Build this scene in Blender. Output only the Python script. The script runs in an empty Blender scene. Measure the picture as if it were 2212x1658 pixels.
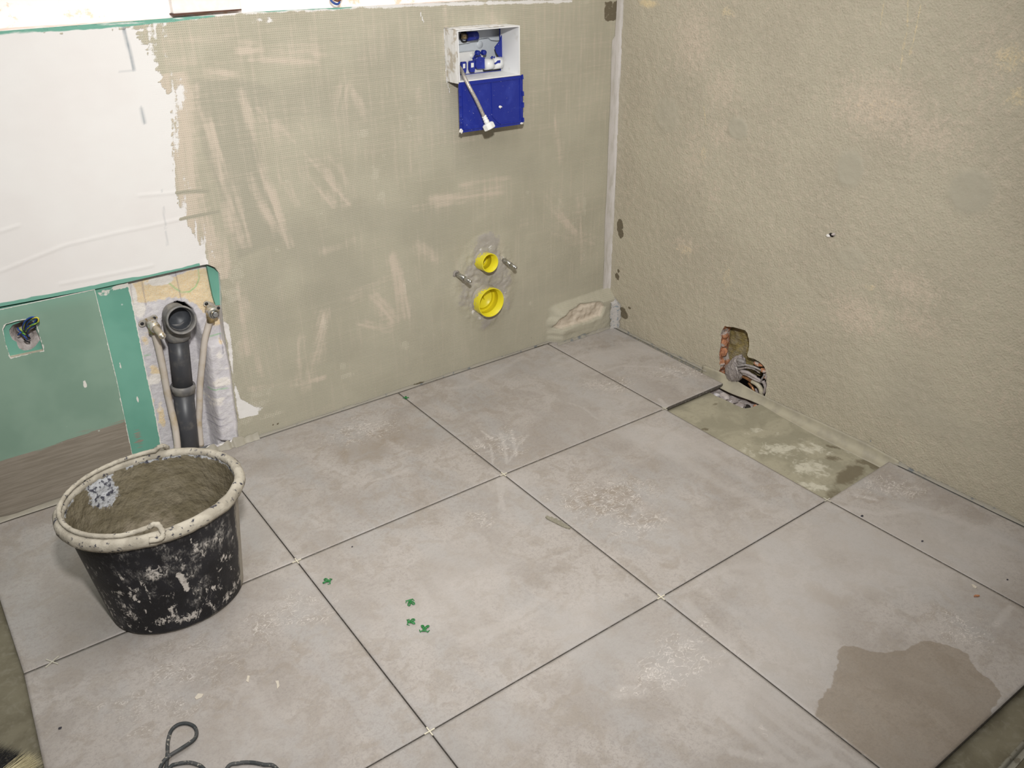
import bpy, bmesh, math, random
import numpy as np
from mathutils import Vector, Matrix

random.seed(7); rng = np.random.default_rng(7)
sc = bpy.context.scene
COL = sc.collection

# ------------------------------------------------------------------ camera
FPX = 1831.457
CAM = np.array([-1.98790, -2.16776, 1.29872])
RX, RY, RZ = 1.0822035, 0.0118487, -0.6253906
def rotm(rx, ry, rz):
    a = np.array
    X = a([[1,0,0],[0,math.cos(rx),-math.sin(rx)],[0,math.sin(rx),math.cos(rx)]])
    Y = a([[math.cos(ry),0,math.sin(ry)],[0,1,0],[-math.sin(ry),0,math.cos(ry)]])
    Z = a([[math.cos(rz),-math.sin(rz),0],[math.sin(rz),math.cos(rz),0],[0,0,1]])
    return Z @ Y @ X
RM = rotm(RX, RY, RZ)
cam_d = bpy.data.cameras.new('camera'); cam = bpy.data.objects.new('camera', cam_d); COL.objects.link(cam)
cam.location = CAM; cam.rotation_euler = (RX, RY, RZ)
cam_d.sensor_width = 36; cam_d.lens = FPX*36/2212; cam_d.clip_start = .02
sc.camera = cam
sc.view_settings.view_transform = 'Standard'; sc.view_settings.look = 'None'
sc.view_settings.gamma = 1; sc.view_settings.use_curve_mapping = False
sc.view_settings.exposure = -0.09

# ------------------------------------------------------------------ light
w = bpy.data.worlds.new('world'); sc.world = w; w.use_nodes = True
w.node_tree.nodes['Background'].inputs[0].default_value = (1.0, .97, .93, 1)
w.node_tree.nodes['Background'].inputs[1].default_value = 0.14
def area(name, loc, target, size, energy, col=(1,1,1), spread=math.pi):
    l = bpy.data.lights.new(name, 'AREA'); l.energy = energy; l.size = size; l.color = col; l.spread = spread
    o = bpy.data.objects.new(name, l); COL.objects.link(o); o.location = loc
    o.rotation_euler = (Vector(target)-Vector(loc)).to_track_quat('-Z', 'Y').to_euler()
    return o
# flash head above the camera, tipped up towards the back wall
fl = bpy.data.lights.new('flash_lamp', 'SPOT'); fl.energy = 200; fl.shadow_soft_size = .05; fl.color = (1, .985, .955)
fl.spot_size = math.radians(92); fl.spot_blend = 1.0
flo = bpy.data.objects.new('flash_lamp', fl); COL.objects.link(flo); flo.location = (-1.90, -2.14, 1.70)
flo.rotation_euler = (Vector((-.92, -.40, .50))-flo.location).to_track_quat('-Z', 'Y').to_euler()
# light of the flash coming back off the white ceiling
area('ceiling_bounce', (-1.45, -1.0, 2.46), (-1.45, -.55, 1.2), 1.5, 25, (1, .985, .955))

# ------------------------------------------------------------------ survey helpers
def ray(u, v, axis, val):
    d = RM @ np.array([(u-1106)/FPX, -(v-829)/FPX, -1.0])
    return CAM + (val-CAM[axis])/d[axis]*d
def BW(u, v, y=0.0):  return ray(u, v, 1, y)      # a point of the back wall (or a plane parallel to it)
def RW(u, v, x=0.0):  return ray(u, v, 0, x)      # a point of the right wall
def FL(u, v, z=0.0):  return ray(u, v, 2, z)      # a point of the floor
def bwp(pts, y=0.0): return np.array([[*BW(u, v, y)[[0, 2]]] for u, v in pts])
def rwp(pts, x=0.0): return np.array([[*RW(u, v, x)[[1, 2]]] for u, v in pts])
def flp(pts, z=0.0): return np.array([[*FL(u, v, z)[[0, 1]]] for u, v in pts])

# ------------------------------------------------------------------ object helpers
def link(name, me, mat=None, parent=None, smooth=False):
    o = bpy.data.objects.new(name, me); COL.objects.link(o)
    if mat is not None: me.materials.append(mat)
    if parent is not None:
        o.parent = parent
        o.matrix_parent_inverse = Matrix.Translation(parent.location).inverted()
    if smooth: me.shade_smooth()
    return o
def pydata(name, v, f, mat=None, parent=None, smooth=False):
    me = bpy.data.meshes.new(name); me.from_pydata([tuple(map(float, p)) for p in v], [], f); me.update()
    return link(name, me, mat, parent, smooth)
def empty(name, loc, label, cat, group=None):
    o = bpy.data.objects.new(name, None); COL.objects.link(o); o.location = loc; o.empty_display_size = .02
    tag(o, label, cat, group); return o
def tag(o, label=None, cat=None, group=None, kind=None):
    if label: o['label'] = label
    if cat: o['category'] = cat
    if group: o['group'] = group
    if kind: o['kind'] = kind
    return o

# ------------------------------------------------------------------ numpy noise
def _h(ix, iy, s):
    n = (ix.astype(np.int64)*374761393 + iy.astype(np.int64)*668265263 + s*1442695041) & 0xffffffff
    n = ((n ^ (n >> 13))*1274126177) & 0xffffffff
    return ((n ^ (n >> 16)) & 0xffff)/65535.0
def vnoise(x, y, s=0):
    ix = np.floor(x); iy = np.floor(y); fx = x-ix; fy = y-iy
    fx = fx*fx*(3-2*fx); fy = fy*fy*(3-2*fy)
    a = _h(ix, iy, s); b = _h(ix+1, iy, s); c = _h(ix, iy+1, s); d = _h(ix+1, iy+1, s)
    return (a*(1-fx)+b*fx)*(1-fy)+(c*(1-fx)+d*fx)*fy
def fbm(x, y, s=0, o=4):
    t = 0; a = .5; n = 0
    for k in range(o):
        t = t+a*vnoise(x, y, s+k*17); n += a; a *= .5; x = x*2.03+3.1; y = y*2.03+1.7
    return t/n
def rotn(X, Y, deg, sx, sy, s=0, o=4):   # noise stretched along a direction
    c, q = math.cos(math.radians(deg)), math.sin(math.radians(deg))
    return fbm((X*c+Y*q)*sx, (-X*q+Y*c)*sy, s, o)
def inside(X, Y, P):
    r = np.zeros(X.shape, bool); n = len(P)
    for i in range(n):
        x0, y0 = P[i]; x1, y1 = P[(i+1) % n]
        if y0 == y1: continue
        c = ((y0 > Y) != (y1 > Y)) & (X < (x1-x0)*(Y-y0)/(y1-y0)+x0)
        r ^= c
    return r
def nearest(X, Y, P, closed=True):
    n = len(P); bd = np.full(X.shape, 1e9); bx = X.copy(); by = Y.copy()
    for i in range(n if closed else n-1):
        x0, y0 = P[i]; x1, y1 = P[(i+1) % n]; dx, dy = x1-x0, y1-y0
        t = np.clip(((X-x0)*dx+(Y-y0)*dy)/(dx*dx+dy*dy+1e-12), 0, 1)
        px, py = x0+t*dx, y0+t*dy; d = np.hypot(X-px, Y-py); m = d < bd
        bd = np.where(m, d, bd); bx = np.where(m, px, bx); by = np.where(m, py, by)
    return bd, bx, by
def sdf(X, Y, P):
    d = nearest(X, Y, P)[0]
    return np.where(inside(X, Y, P), d, -d)
def soft(s, wd): return np.clip(s/wd+.5, 0, 1)
def blob(X, Y, c, rx, ry=None, deg=0, p=2):
    ry = rx if ry is None else ry
    a, b = math.cos(math.radians(deg)), math.sin(math.radians(deg))
    x = (X-c[0])*a+(Y-c[1])*b; y = -(X-c[0])*b+(Y-c[1])*a
    return np.exp(-((x/rx)**2+(y/ry)**2)**(p/2))
def stroke(X, Y, pts, wd, sft=None):
    d = nearest(X, Y, pts, closed=False)[0]
    return np.clip(1-(d-wd*.5)/(sft or wd*.5), 0, 1)
def axis_vals(a, b, step, dense_from=None):
    return np.linspace(a, b, max(2, int(round((b-a)/step))+1))

def grid(name, us, vs, place, mat=None, parent=None, keep=None, holes=(), disp=None, attrs=None, snap=None, smooth=True):
    """A wall or floor surface: a fine grid in plane coordinates, cut to outlines, with relief and colour masks."""
    U, V = np.meshgrid(us, vs); nu, nv = len(us), len(vs)
    cu = (U[:-1, :-1]+U[1:, 1:])/2; cv = (V[:-1, :-1]+V[1:, 1:])/2
    k = np.ones(cu.shape, bool)
    polys = list(holes)
    if keep is not None: k &= inside(cu, cv, keep); polys.append(keep)
    for h in holes: k &= ~inside(cu, cv, h)
    used = np.zeros(U.shape, bool); full = np.ones(U.shape, bool)
    for a, b in ((0, 0), (0, 1), (1, 0), (1, 1)):
        used[a:nv-1+a, b:nu-1+b] |= k
    bad = np.zeros(U.shape, bool)
    for a, b in ((0, 0), (0, 1), (1, 0), (1, 1)):
        bad[a:nv-1+a, b:nu-1+b] |= ~k
    edge = used & bad
    sp = snap or (us[-1]-us[-2])*1.2
    for P in polys:
        d, x, y = nearest(U[edge], V[edge], P); m = d < sp
        uu = U[edge]; vv = V[edge]; uu[m] = x[m]; vv[m] = y[m]; U[edge] = uu; V[edge] = vv
    Uf, Vf = U[used], V[used]
    D = disp(Uf, Vf) if disp else np.zeros(Uf.shape)
    co = place(Uf, Vf, D)
    idx = -np.ones(U.shape, np.int64); idx[used] = np.arange(used.sum())
    q = np.stack([idx[:-1, :-1][k], idx[:-1, 1:][k], idx[1:, 1:][k], idx[1:, :-1][k]], 1)
    me = bpy.data.meshes.new(name)
    me.vertices.add(len(co)); me.vertices.foreach_set('co', co.astype(np.float32).ravel())
    me.loops.add(q.size); me.loops.foreach_set('vertex_index', q.astype(np.int32).ravel())
    me.polygons.add(len(q)); me.polygons.foreach_set('loop_start', np.arange(0, q.size, 4, dtype=np.int32))
    me.update(calc_edges=True)
    if attrs:
        for an, arr in attrs(Uf, Vf).items():
            ca = me.color_attributes.new(an, 'FLOAT_COLOR', 'POINT')
            a4 = np.zeros((len(co), 4), np.float32)
            for i, ch in enumerate(arr): a4[:, i] = ch
            ca.data.foreach_set('color', a4.ravel())
    o = link(name, me, mat, parent, smooth)
    return o
PB = lambda y0=0: (lambda U, V, D: np.stack([U, y0-D, V], 1))       # back wall: D comes out of the wall
PRt = lambda U, V, D: np.stack([-D, U, V], 1)                       # right wall
PF = lambda z0=0: (lambda U, V, D: np.stack([U, V, z0+D], 1))

def tube(name, pts, r, mat, parent=None, n=10, sub=6, caps=True, rfun=None, jitter=0, seed=0):
    """Round bar along a smooth curve through pts."""
    P = [np.array(p, float) for p in pts]
    if len(P) > 2 and sub > 1:
        Q = []
        E = [2*P[0]-P[1]]+P+[2*P[-1]-P[-2]]
        for i in range(1, len(E)-2):
            p0, p1, p2, p3 = E[i-1:i+3]
            for k in range(sub):
                t = k/sub
                Q.append(.5*((2*p1)+(-p0+p2)*t+(2*p0-5*p1+4*p2-p3)*t*t+(-p0+3*p1-3*p2+p3)*t**3))
        Q.append(P[-1]); P = Q
    rr = np.random.default_rng(seed)
    v = []; f = []; up = None
    for i, p in enumerate(P):
        t = P[min(i+1, len(P)-1)]-P[max(i-1, 0)]; t = t/(np.linalg.norm(t)+1e-12)
        if up is None:
            up = np.array([0, 0, 1.]) if abs(t[2]) < .9 else np.array([1., 0, 0])
        s = np.cross(t, up); s /= np.linalg.norm(s); up = np.cross(s, t)
        R = r*(rfun(i/(len(P)-1)) if rfun else 1)
        for k in range(n):
            a = 2*math.pi*k/n; q = R*(1+jitter*(rr.random()-.5))
            v.append(p+q*(math.cos(a)*s+math.sin(a)*up))
    for i in range(len(P)-1):
        for k in range(n):
            f.append([i*n+k, i*n+(k+1) % n, (i+1)*n+(k+1) % n, (i+1)*n+k])
    if caps: f.append(list(range(n))[::-1]); f.append([(len(P)-1)*n+k for k in range(n)])
    return pydata(name, v, f, mat, parent, True)
def lathe(name, prof, origin, axis, mat, parent=None, n=32, wob=0, seed=0, smooth=True, close=False):
    """Revolve a (radius, height) profile about an axis through origin."""
    ax = Vector(axis).normalized(); q = Vector((0, 0, 1)).rotation_difference(ax).to_matrix()
    v = []; f = []; m = len(prof)
    for i, (r, h) in enumerate(prof):
        for k in range(n):
            a = 2*math.pi*k/n
            rr = r*(1+wob*(float(vnoise(np.array([k*.9]), np.array([i*.9+seed]), seed)[0])-.5)) if wob else r
            v.append(Vector(origin)+q @ Vector((rr*math.cos(a), rr*math.sin(a), h)))
    for i in range(m-1 if not close else m):
        j = (i+1) % m
        for k in range(n): f.append([i*n+k, i*n+(k+1) % n, j*n+(k+1) % n, j*n+k])
    return pydata(name, v, f, mat, parent, smooth)
def box(name, lo, hi, mat, parent=None, bev=0, rot=None):
    bm = bmesh.new(); bmesh.ops.create_cube(bm, size=1)
    lo = Vector(lo); hi = Vector(hi); c = (lo+hi)/2; s = hi-lo
    for v in bm.verts: v.co = Vector((v.co.x*s.x, v.co.y*s.y, v.co.z*s.z))
    if bev: bmesh.ops.bevel(bm, geom=bm.edges[:], offset=bev, segments=2, profile=.5, affect='EDGES')
    for v in bm.verts: v.co = (rot @ v.co if rot else v.co)+c
    me = bpy.data.meshes.new(name); bm.to_mesh(me); bm.free()
    return link(name, me, mat, parent)
def prism(name, pts3, off, mat, parent=None, smooth=False):
    """A flat outline (3D points) given thickness by the vector off."""
    n = len(pts3); a = [np.array(p, float) for p in pts3]; b = [p+np.array(off, float) for p in a]
    f = [list(range(n)), list(range(n, 2*n))[::-1]]+[[i, i+n, (i+1) % n+n, (i+1) % n] for i in range(n)]
    o = pydata(name, a+b, f, mat, parent, smooth)
    bm = bmesh.new(); bm.from_mesh(o.data); bmesh.ops.recalc_face_normals(bm, faces=bm.faces); bm.to_mesh(o.data); bm.free()
    return o
def lump(name, c, rad, mat, parent=None, seed=0, amp=.35, sub=3, freq=2.0, smooth=True):
    bm = bmesh.new(); bmesh.ops.create_icosphere(bm, subdivisions=sub, radius=1)
    from mathutils import noise
    for v in bm.verts:
        d = 1+amp*noise.fractal(v.co*freq+Vector((seed*3.1, seed, -seed)), 1, 2, 3)
        v.co = Vector((v.co.x*rad[0], v.co.y*rad[1], v.co.z*rad[2]))*d+Vector(c)
    me = bpy.data.meshes.new(name); bm.to_mesh(me); bm.free()
    return link(name, me, mat, parent, smooth)

# ------------------------------------------------------------------ material helper
class Mat:
    def __init__(s, name, rough=.8, metal=0, spec=.3):
        s.m = bpy.data.materials.new(name); s.m.use_nodes = True; s.t = s.m.node_tree; s.n = s.t.nodes
        s.b = s.n['Principled BSDF']; s.b.inputs['Roughness'].default_value = rough
        s.b.inputs['Metallic'].default_value = metal; s.b.inputs['Specular IOR Level'].default_value = spec
        s.tc = None
    def L(s, a, b): s.t.links.new(a, b)
    def coord(s, scale=(1, 1, 1), rot=(0, 0, 0)):
        if s.tc is None: s.tc = s.n.new('ShaderNodeTexCoord').outputs['Object']
        mp = s.n.new('ShaderNodeMapping'); s.L(s.tc, mp.inputs[0])
        mp.inputs['Scale'].default_value = scale; mp.inputs['Rotation'].default_value = tuple(map(math.radians, rot))
        return mp.outputs[0]
    def noise(s, sc_, det=4, scale=(1, 1, 1), rot=(0, 0, 0), rough=.55, dist=0, vec=None):
        n = s.n.new('ShaderNodeTexNoise'); n.inputs['Scale'].default_value = sc_; n.inputs['Detail'].default_value = det
        n.inputs['Roughness'].default_value = rough; n.inputs['Distortion'].default_value = dist
        s.L(vec if vec is not None else s.coord(scale, rot), n.inputs['Vector']); return n.outputs[0]
    def voro(s, sc_, scale=(1, 1, 1), feat='F1'):
        n = s.n.new('ShaderNodeTexVoronoi'); n.feature = feat; n.inputs['Scale'].default_value = sc_
        s.L(s.coord(scale), n.inputs['Vector']); return n.outputs['Distance']
    def math(s, op, a, b=0.0, clamp=False):
        n = s.n.new('ShaderNodeMath'); n.operation = op; n.use_clamp = clamp
        for i, x in enumerate((a, b)):
            if isinstance(x, (int, float)): n.inputs[i].default_value = x
            else: s.L(x, n.inputs[i])
        return n.outputs[0]
    def ramp(s, x, a, b, lo=0.0, hi=1.0):
        n = s.n.new('ShaderNodeMapRange'); n.interpolation_type = 'SMOOTHSTEP'
        s.L(x, n.inputs[0]); n.inputs[1].default_value = a; n.inputs[2].default_value = b
        n.inputs[3].default_value = lo; n.inputs[4].default_value = hi; return n.outputs[0]
    def mix(s, f, a, b):
        n = s.n.new('ShaderNodeMix'); n.data_type = 'RGBA'
        for i, x in ((0, f), (6, a), (7, b)):
            if isinstance(x, (int, float)): n.inputs[i].default_value = x
            elif isinstance(x, (tuple, list)): n.inputs[i].default_value = (*x[:3], 1)
            else: s.L(x, n.inputs[i])
        return n.outputs[2]
    def attr(s, name):
        a = s.n.new('ShaderNodeAttribute'); a.attribute_name = name
        p = s.n.new('ShaderNodeSeparateColor'); s.L(a.outputs['Color'], p.inputs[0])
        return p.outputs[0], p.outputs[1], p.outputs[2]
    def mask(s, m, nz, wd=.12, amp=.9):     # a painted mask whose edge is broken up by noise
        v = s.math('ADD', m, s.math('MULTIPLY', s.math('SUBTRACT', nz, .5), amp))
        return s.ramp(v, .5-wd, .5+wd)
    def color(s, c):
        if isinstance(c, (tuple, list)): s.b.inputs['Base Color'].default_value = (*c[:3], 1)
        else: s.L(c, s.b.inputs['Base Color'])
    def bump(s, h, dist=.001, strength=1.0):
        n = s.n.new('ShaderNodeBump'); n.inputs['Distance'].default_value = dist; n.inputs['Strength'].default_value = strength
        s.L(h, n.inputs['Height']); s.L(n.outputs[0], s.b.inputs['Normal']); return s
    def rough(s, r): s.L(r, s.b.inputs['Roughness'])

def srgb(r, g, b):
    f = lambda c: (c/255/12.92) if c <= 10 else ((c/255+.055)/1.055)**2.4
    return (f(r), f(g), f(b))
def plain(name, c, rough=.6, metal=0, spec=.3, var=.12, sc_=60, bumpd=0, c2=None, thr=(.55, .65)):
    M = Mat(name, rough, metal, spec); n = M.noise(sc_, 4)
    c2v = c2 or tuple(x*(1-var*2) for x in c)
    M.color(M.mix(M.ramp(n, *(thr if c2 else (.3, .7))), c, c2v))
    if bumpd: M.bump(n, bumpd)
    return M.m

# ---- compound on the back wall
GREY1, GREY2 = (.462, .432, .338), (.415, .388, .302)
DRY = (.60, .515, .42); DARKC = (.375, .352, .280); WET = (.155, .13, .088)
WHITE = (.755, .735, .715)
def wall_back_material():
    M = Mat('grey_compound_over_plasterboard', .85, 0, .2)
    a1, a2, a3 = M.attr('paint_a'); b1, b2, b3 = M.attr('paint_b')   # white, dry, wet / teal, mesh, smooth and dark
    c1, c2, c3 = M.attr('paint_c')                                    # cement, mesh dots, cut line
    big = M.noise(5, 3); vert = M.noise(90, 3, (1, 1, .07)); hor = M.noise(80, 3, (.06, 1, 1))
    diag = M.noise(150, 3, (.07, 1, 1), (0, 57, 0)); fine = M.noise(420, 3)
    base = M.mix(M.ramp(big, .35, .65), GREY1, GREY2)
    base = M.mix(M.math('MULTIPLY', M.ramp(vert, .5, .75), .25), base, DRY)
    base = M.mix(M.math('MULTIPLY', M.ramp(hor, .52, .75), .13), base, DRY)
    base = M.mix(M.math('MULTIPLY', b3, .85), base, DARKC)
    st = M.mix(.5, diag, vert)
    base = M.mix(M.math('MULTIPLY', M.mask(a2, st, .3, 1.1), .85), base, DRY)
    base = M.mix(M.math('MULTIPLY', M.mask(c1, M.noise(130, 4), .25, .8), .8), base, (.385, .355, .33))
    # fibreglass mesh: fine squares pressed through the compound
    X = M.n.new('ShaderNodeSeparateXYZ'); M.L(M.coord((1256, 1, 1256)), X.inputs[0])
    sx = M.math('SINE', X.outputs[0]); sz = M.math('SINE', X.outputs[2])
    cell = M.math('MULTIPLY', M.ramp(sx, -.2, .9), M.ramp(sz, -.2, .9))
    dots = M.math('MULTIPLY', M.math('MULTIPLY', cell, M.ramp(M.math('ADD', c2, M.math('MULTIPLY', M.math('SUBTRACT', M.noise(60, 3), .5), 1.3)), .42, .7)), .9)
    base = M.mix(dots, base, (.84, .78, .66))
    wn = M.mix(.5, M.noise(150, 4, (.4, 1, 1)), M.noise(330, 3, (1, 1, .5)))
    wm = M.mask(a1, wn, .09, .75)
    white = M.mix(M.ramp(M.noise(4, 3), .4, .65), WHITE, (.735, .705, .685))
    base = M.mix(wm, base, white)
    base = M.mix(M.mask(b1, M.noise(60, 4, (.3, 1, 1)), .1, .8), base, (.17, .38, .30))
    base = M.mix(M.mask(a3, M.noise(70, 5, rough=.65), .06, 1.0), base, WET)
    base = M.mix(M.math('MULTIPLY', c3, .8), base, (.20, .24, .27))
    M.color(base)
    h = M.math('ADD', M.math('MULTIPLY', cell, M.math('MULTIPLY', b2, .95)), M.math('MULTIPLY', fine, .5))
    h = M.math('ADD', h, M.math('MULTIPLY', st, .9))
    h = M.math('MULTIPLY', h, M.math('SUBTRACT', 1, M.math('MULTIPLY', wm, .85)))
    M.bump(h, .0011, .9)
    return M.m
def wall_right_material():
    M = Mat('rough_grey_compound', .85, 0, .22)
    a1, a2, a3 = M.attr('paint_a'); b1, b2, b3 = M.attr('paint_b')   # speck, dry, wet / yellow, blue grey, smooth
    fine = M.noise(190, 4, (1, 1, 1)); mid = M.noise(60, 5); big = M.noise(4, 4)
    base = M.mix(M.ramp(big, .35, .65), (.465, .425, .328), (.425, .385, .298))
    base = M.mix(M.math('MULTIPLY', M.ramp(mid, .42, .7), .35), base, (.52, .45, .36))
    base = M.mix(M.math('MULTIPLY', M.mask(a2, M.mix(.5, mid, fine), .3, 1.6), .75), base, (.60, .50, .40))
    base = M.mix(M.math('MULTIPLY', M.mask(b1, M.mix(.5, mid, fine), .25, 1.6), .7), base, (.70, .57, .34))
    base = M.mix(M.math('MULTIPLY', b3, .8), base, (.40, .372, .295))
    base = M.mix(M.math('MULTIPLY', M.mask(b2, M.noise(90, 4), .15, .9), .8), base, (.27, .275, .28))
    spk = M.math('MULTIPLY', M.ramp(M.voro(170), .16, .08), M.ramp(M.math('ADD', a1, M.noise(45, 2)), .72, .95))
    base = M.mix(spk, base, (.82, .77, .62))
    base = M.mix(M.mask(a3, M.noise(70, 5, rough=.65), .06, 1.0), base, WET)
    M.color(base)
    h = M.math('ADD', M.math('MULTIPLY', fine, 1.5), M.math('MULTIPLY', mid, .9))
    h = M.math('MULTIPLY', h, M.math('SUBTRACT', 1, M.math('MULTIPLY', b3, .8)))
    M.bump(h, .0022, .85)
    return M.m
def tile_material():
    M = Mat('stone_look_porcelain', .5, 0, .35)
    a1, a2, a3 = M.attr('paint_a'); b1, b2, b3 = M.attr('paint_b')   # dust, bare, wet / scratches, dark specks, grey
    n1 = M.noise(5, 5, rough=.6, dist=.6); n2 = M.noise(22, 5, dist=.8); n3 = M.noise(300, 3); n4 = M.noise(9, 4, (1, .4, 1), (0, 0, 30))
    n5 = M.noise(75, 5, (.6, 1, 1), (0, 0, 25), rough=.75, dist=1.6)
    base = M.mix(M.ramp(n1, .40, .62), (.435, .396, .365), (.345, .308, .277))
    base = M.mix(M.math('MULTIPLY', M.ramp(n4, .45, .64), .6), base, (.352, .342, .335))
    base = M.mix(M.math('MULTIPLY', M.ramp(n2, .47, .63), .55), base, (.315, .272, .228))
    base = M.mix(M.math('MULTIPLY', M.ramp(M.noise(120, 5, rough=.75, dist=.8), .47, .62), .45), base, (.26, .232, .212))
    base = M.mix(M.math('MULTIPLY', M.ramp(n3, .45, .75), .28), base, (.24, .215, .20))
    base = M.mix(M.math('MULTIPLY', M.mask(a2, M.mix(.5, n2, n5), .3, 1.5), .78), base, (.265, .215, .165))
    base = M.mix(M.math('MULTIPLY', M.mask(a1, M.mix(.4, n4, n5), .4, 1.3), .55), base, (.50, .465, .44))
    sc1 = M.ramp(M.math('ABSOLUTE', M.math('SUBTRACT', M.noise(48, 3, (.6, 1, 1), (0, 0, 20), rough=.6, dist=1.6), .5)), .022, .006)
    base = M.mix(M.math('MULTIPLY', M.math('MULTIPLY', sc1, M.mask(b1, n2, .2, 1.1)), .75), base, (.68, .63, .59))
    base = M.mix(M.math('MULTIPLY', b3, .6), base, (.34, .325, .31))
    wet = M.mask(a3, M.noise(40, 4), .05, .6)
    wetc = M.mix(M.ramp(M.noise(190, 5, rough=.75), .42, .72), (.285, .245, .20), (.185, .165, .15))
    mu = M.n.new('ShaderNodeMix'); mu.data_type = 'RGBA'; mu.blend_type = 'MULTIPLY'; mu.inputs[0].default_value = 1
    M.L(base, mu.inputs[6]); mu.inputs[7].default_value = (.78, .73, .66, 1)
    wetc = M.mix(.35, mu.outputs[2], wetc)
    base = M.mix(wet, base, wetc)
    spk = M.math('MULTIPLY', M.ramp(M.voro(55), .07, .03), M.ramp(M.noise(7, 2), .62, .7))
    base = M.mix(M.math('MULTIPLY', spk, .5), base, (.25, .23, .24))
    M.color(base); M.rough(M.math('SUBTRACT', .58, M.math('MULTIPLY', wet, .08)))
    M.bump(M.math('ADD', M.math('MULTIPLY', n3, .35), n5), .0002, .5)
    return M.m
def screed_material():
    M = Mat('screed_with_primer', .6, 0, .35)
    a1, a2, a3 = M.attr('paint_a')                                     # pale, damp, clean
    n1 = M.noise(9, 5, dist=.8); n2 = M.noise(45, 5, dist=.6); n3 = M.noise(18, 5, (1, .5, 1), rough=.7)
    base = M.mix(M.ramp(n1, .35, .65), (.135, .118, .078), (.20, .18, .125))
    base = M.mix(M.math('MULTIPLY', M.ramp(n2, .5, .7), .4), base, (.28, .26, .205))
    base = M.mix(M.ramp(a3, .1, .9), base, M.mix(M.ramp(n1, .4, .6), (.38, .35, .262), (.30, .278, .205)))
    base = M.mix(M.math('MULTIPLY', M.mask(a1, M.mix(.5, n2, n3), .14, 2.2), .8), base, (.60, .57, .47))
    base = M.mix(M.math('MULTIPLY', M.ramp(M.noise(70, 5, rough=.7), .5, .68), .4), base, (.24, .22, .16))
    base = M.mix(M.math('MULTIPLY', M.mask(a2, M.mix(.5, n2, n3), .12, 1.1), .85), base, (.15, .125, .08))
    M.color(base); M.bump(n2, .0012, .7)
    return M.m
def board_material(name, c, c2):
    M = Mat(name, .75, 0, .25)
    a1, a2, a3 = M.attr('paint_a')                                     # compound, white, faded
    n = M.noise(7, 3); f = M.noise(500, 2); h = M.noise(230, 4, (.06, 1, 1), (0, 3, 0))
    base = M.mix(M.ramp(n, .35, .65), c, c2)
    base = M.mix(M.math('MULTIPLY', M.ramp(f, .4, .7), .1), base, (.2, .3, .26))
    base = M.mix(M.math('MULTIPLY', M.ramp(a3, 0, 1), .6), base, (.22, .45, .36))
    base = M.mix(M.mask(a1, h, .08, .9), base, M.mix(M.ramp(h, .35, .7), (.225, .195, .155), (.285, .25, .205)))
    base = M.mix(M.mask(a2, M.noise(120, 4), .08, .8), base, (.72, .69, .64))
    spk = M.math('MULTIPLY', M.ramp(M.voro(30), .1, .05), M.ramp(M.noise(9, 2), .6, .66))
    base = M.mix(M.math('MULTIPLY', spk, .5), base, (.6, .68, .62))
    M.color(base); M.bump(M.math('ADD', M.math('MULTIPLY', h, M.ramp(a1, .3, .6)), M.math('MULTIPLY', f, .15)), .0008, .6)
    return M.m
def block_material():
    M = Mat('plastered_block', .9, 0, .2)
    a1, a2, a3 = M.attr('paint_a'); b1, b2, b3 = M.attr('paint_b')     # yellow, thick white, gap shade / green pen, pencil, brown
    n = M.noise(300, 4); m = M.noise(60, 5); g = M.noise(25, 4)
    base = M.mix(M.ramp(m, .4, .7), (.60, .575, .60), (.68, .655, .66))
    base = M.mix(M.mask(a1, M.mix(.5, g, m), .1, 1.3), base, M.mix(M.ramp(n, .4, .6), (.78, .60, .37), (.78, .66, .47)))
    base = M.mix(M.mask(a2, M.mix(.5, g, m), .1, 1.2), base, (.80, .755, .71))
    base = M.mix(M.math('MULTIPLY', b1, .7), base, (.22, .55, .22))
    base = M.mix(M.math('MULTIPLY', b2, .6), base, (.16, .15, .22))
    base = M.mix(M.mask(b3, m, .1, .8), base, (.36, .29, .22))
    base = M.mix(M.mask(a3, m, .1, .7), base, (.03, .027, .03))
    M.color(base); M.bump(M.math('ADD', n, M.math('MULTIPLY', m, 2)), .0015, .8)
    return M.m
m_wb = wall_back_material(); m_wr = wall_right_material(); m_tile = tile_material(); m_screed = screed_material()
m_board = board_material('green_plasterboard_dusty', (.235, .345, .27), (.20, .305, .237))
m_board2 = board_material('green_plasterboard_fresh', (.165, .385, .30), (.13, .33, .255))
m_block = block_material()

# ================================================================== floor
GAP = .0028; TT = .011; ZS = -.015
f_, A, B_, C_, D_, E_, F_ = None, *[FL(*p)[:2] for p in ((1088,1024),(1428,1289),(928,1579),(641,1211),(1787,1079),(1436,882))]
W0 = np.array([-2.09, -.004]); W1 = np.array([-1.497, -.004]); W2 = FL(858,846)[:2]; W3 = FL(1191,746)[:2]; W4 = np.array([-.006, -.008])
W2[1] = W3[1] = -.004
L1 = FL(50,1455)[:2]; R1 = np.array([-.02, FL(1560,829)[1]])
L2 = np.array([-2.095, C_[1]]); R2 = np.array([-.006, FL(1912,1000)[1]])
y3 = FL(2100,1585)[1]
L3 = np.array([-2.09, y3]); C3 = np.array([C_[0], y3]); B3 = np.array([FL(1890,1650)[0], y3]); E3 = np.array([FL(2212,1310)[0], y3]); R3 = np.array([-.006, y3])
screed_us = axis_vals(-3.4, .02, .01); screed_vs = axis_vals(-3.4, .02, .01)
hole_floor = flp([(1526,843),(1549,856),(1568,864),(1586,873),(1607,882),(1622,880),(1641,873),(1652,872),(1610,835),(1560,826)], ZS)
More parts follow.
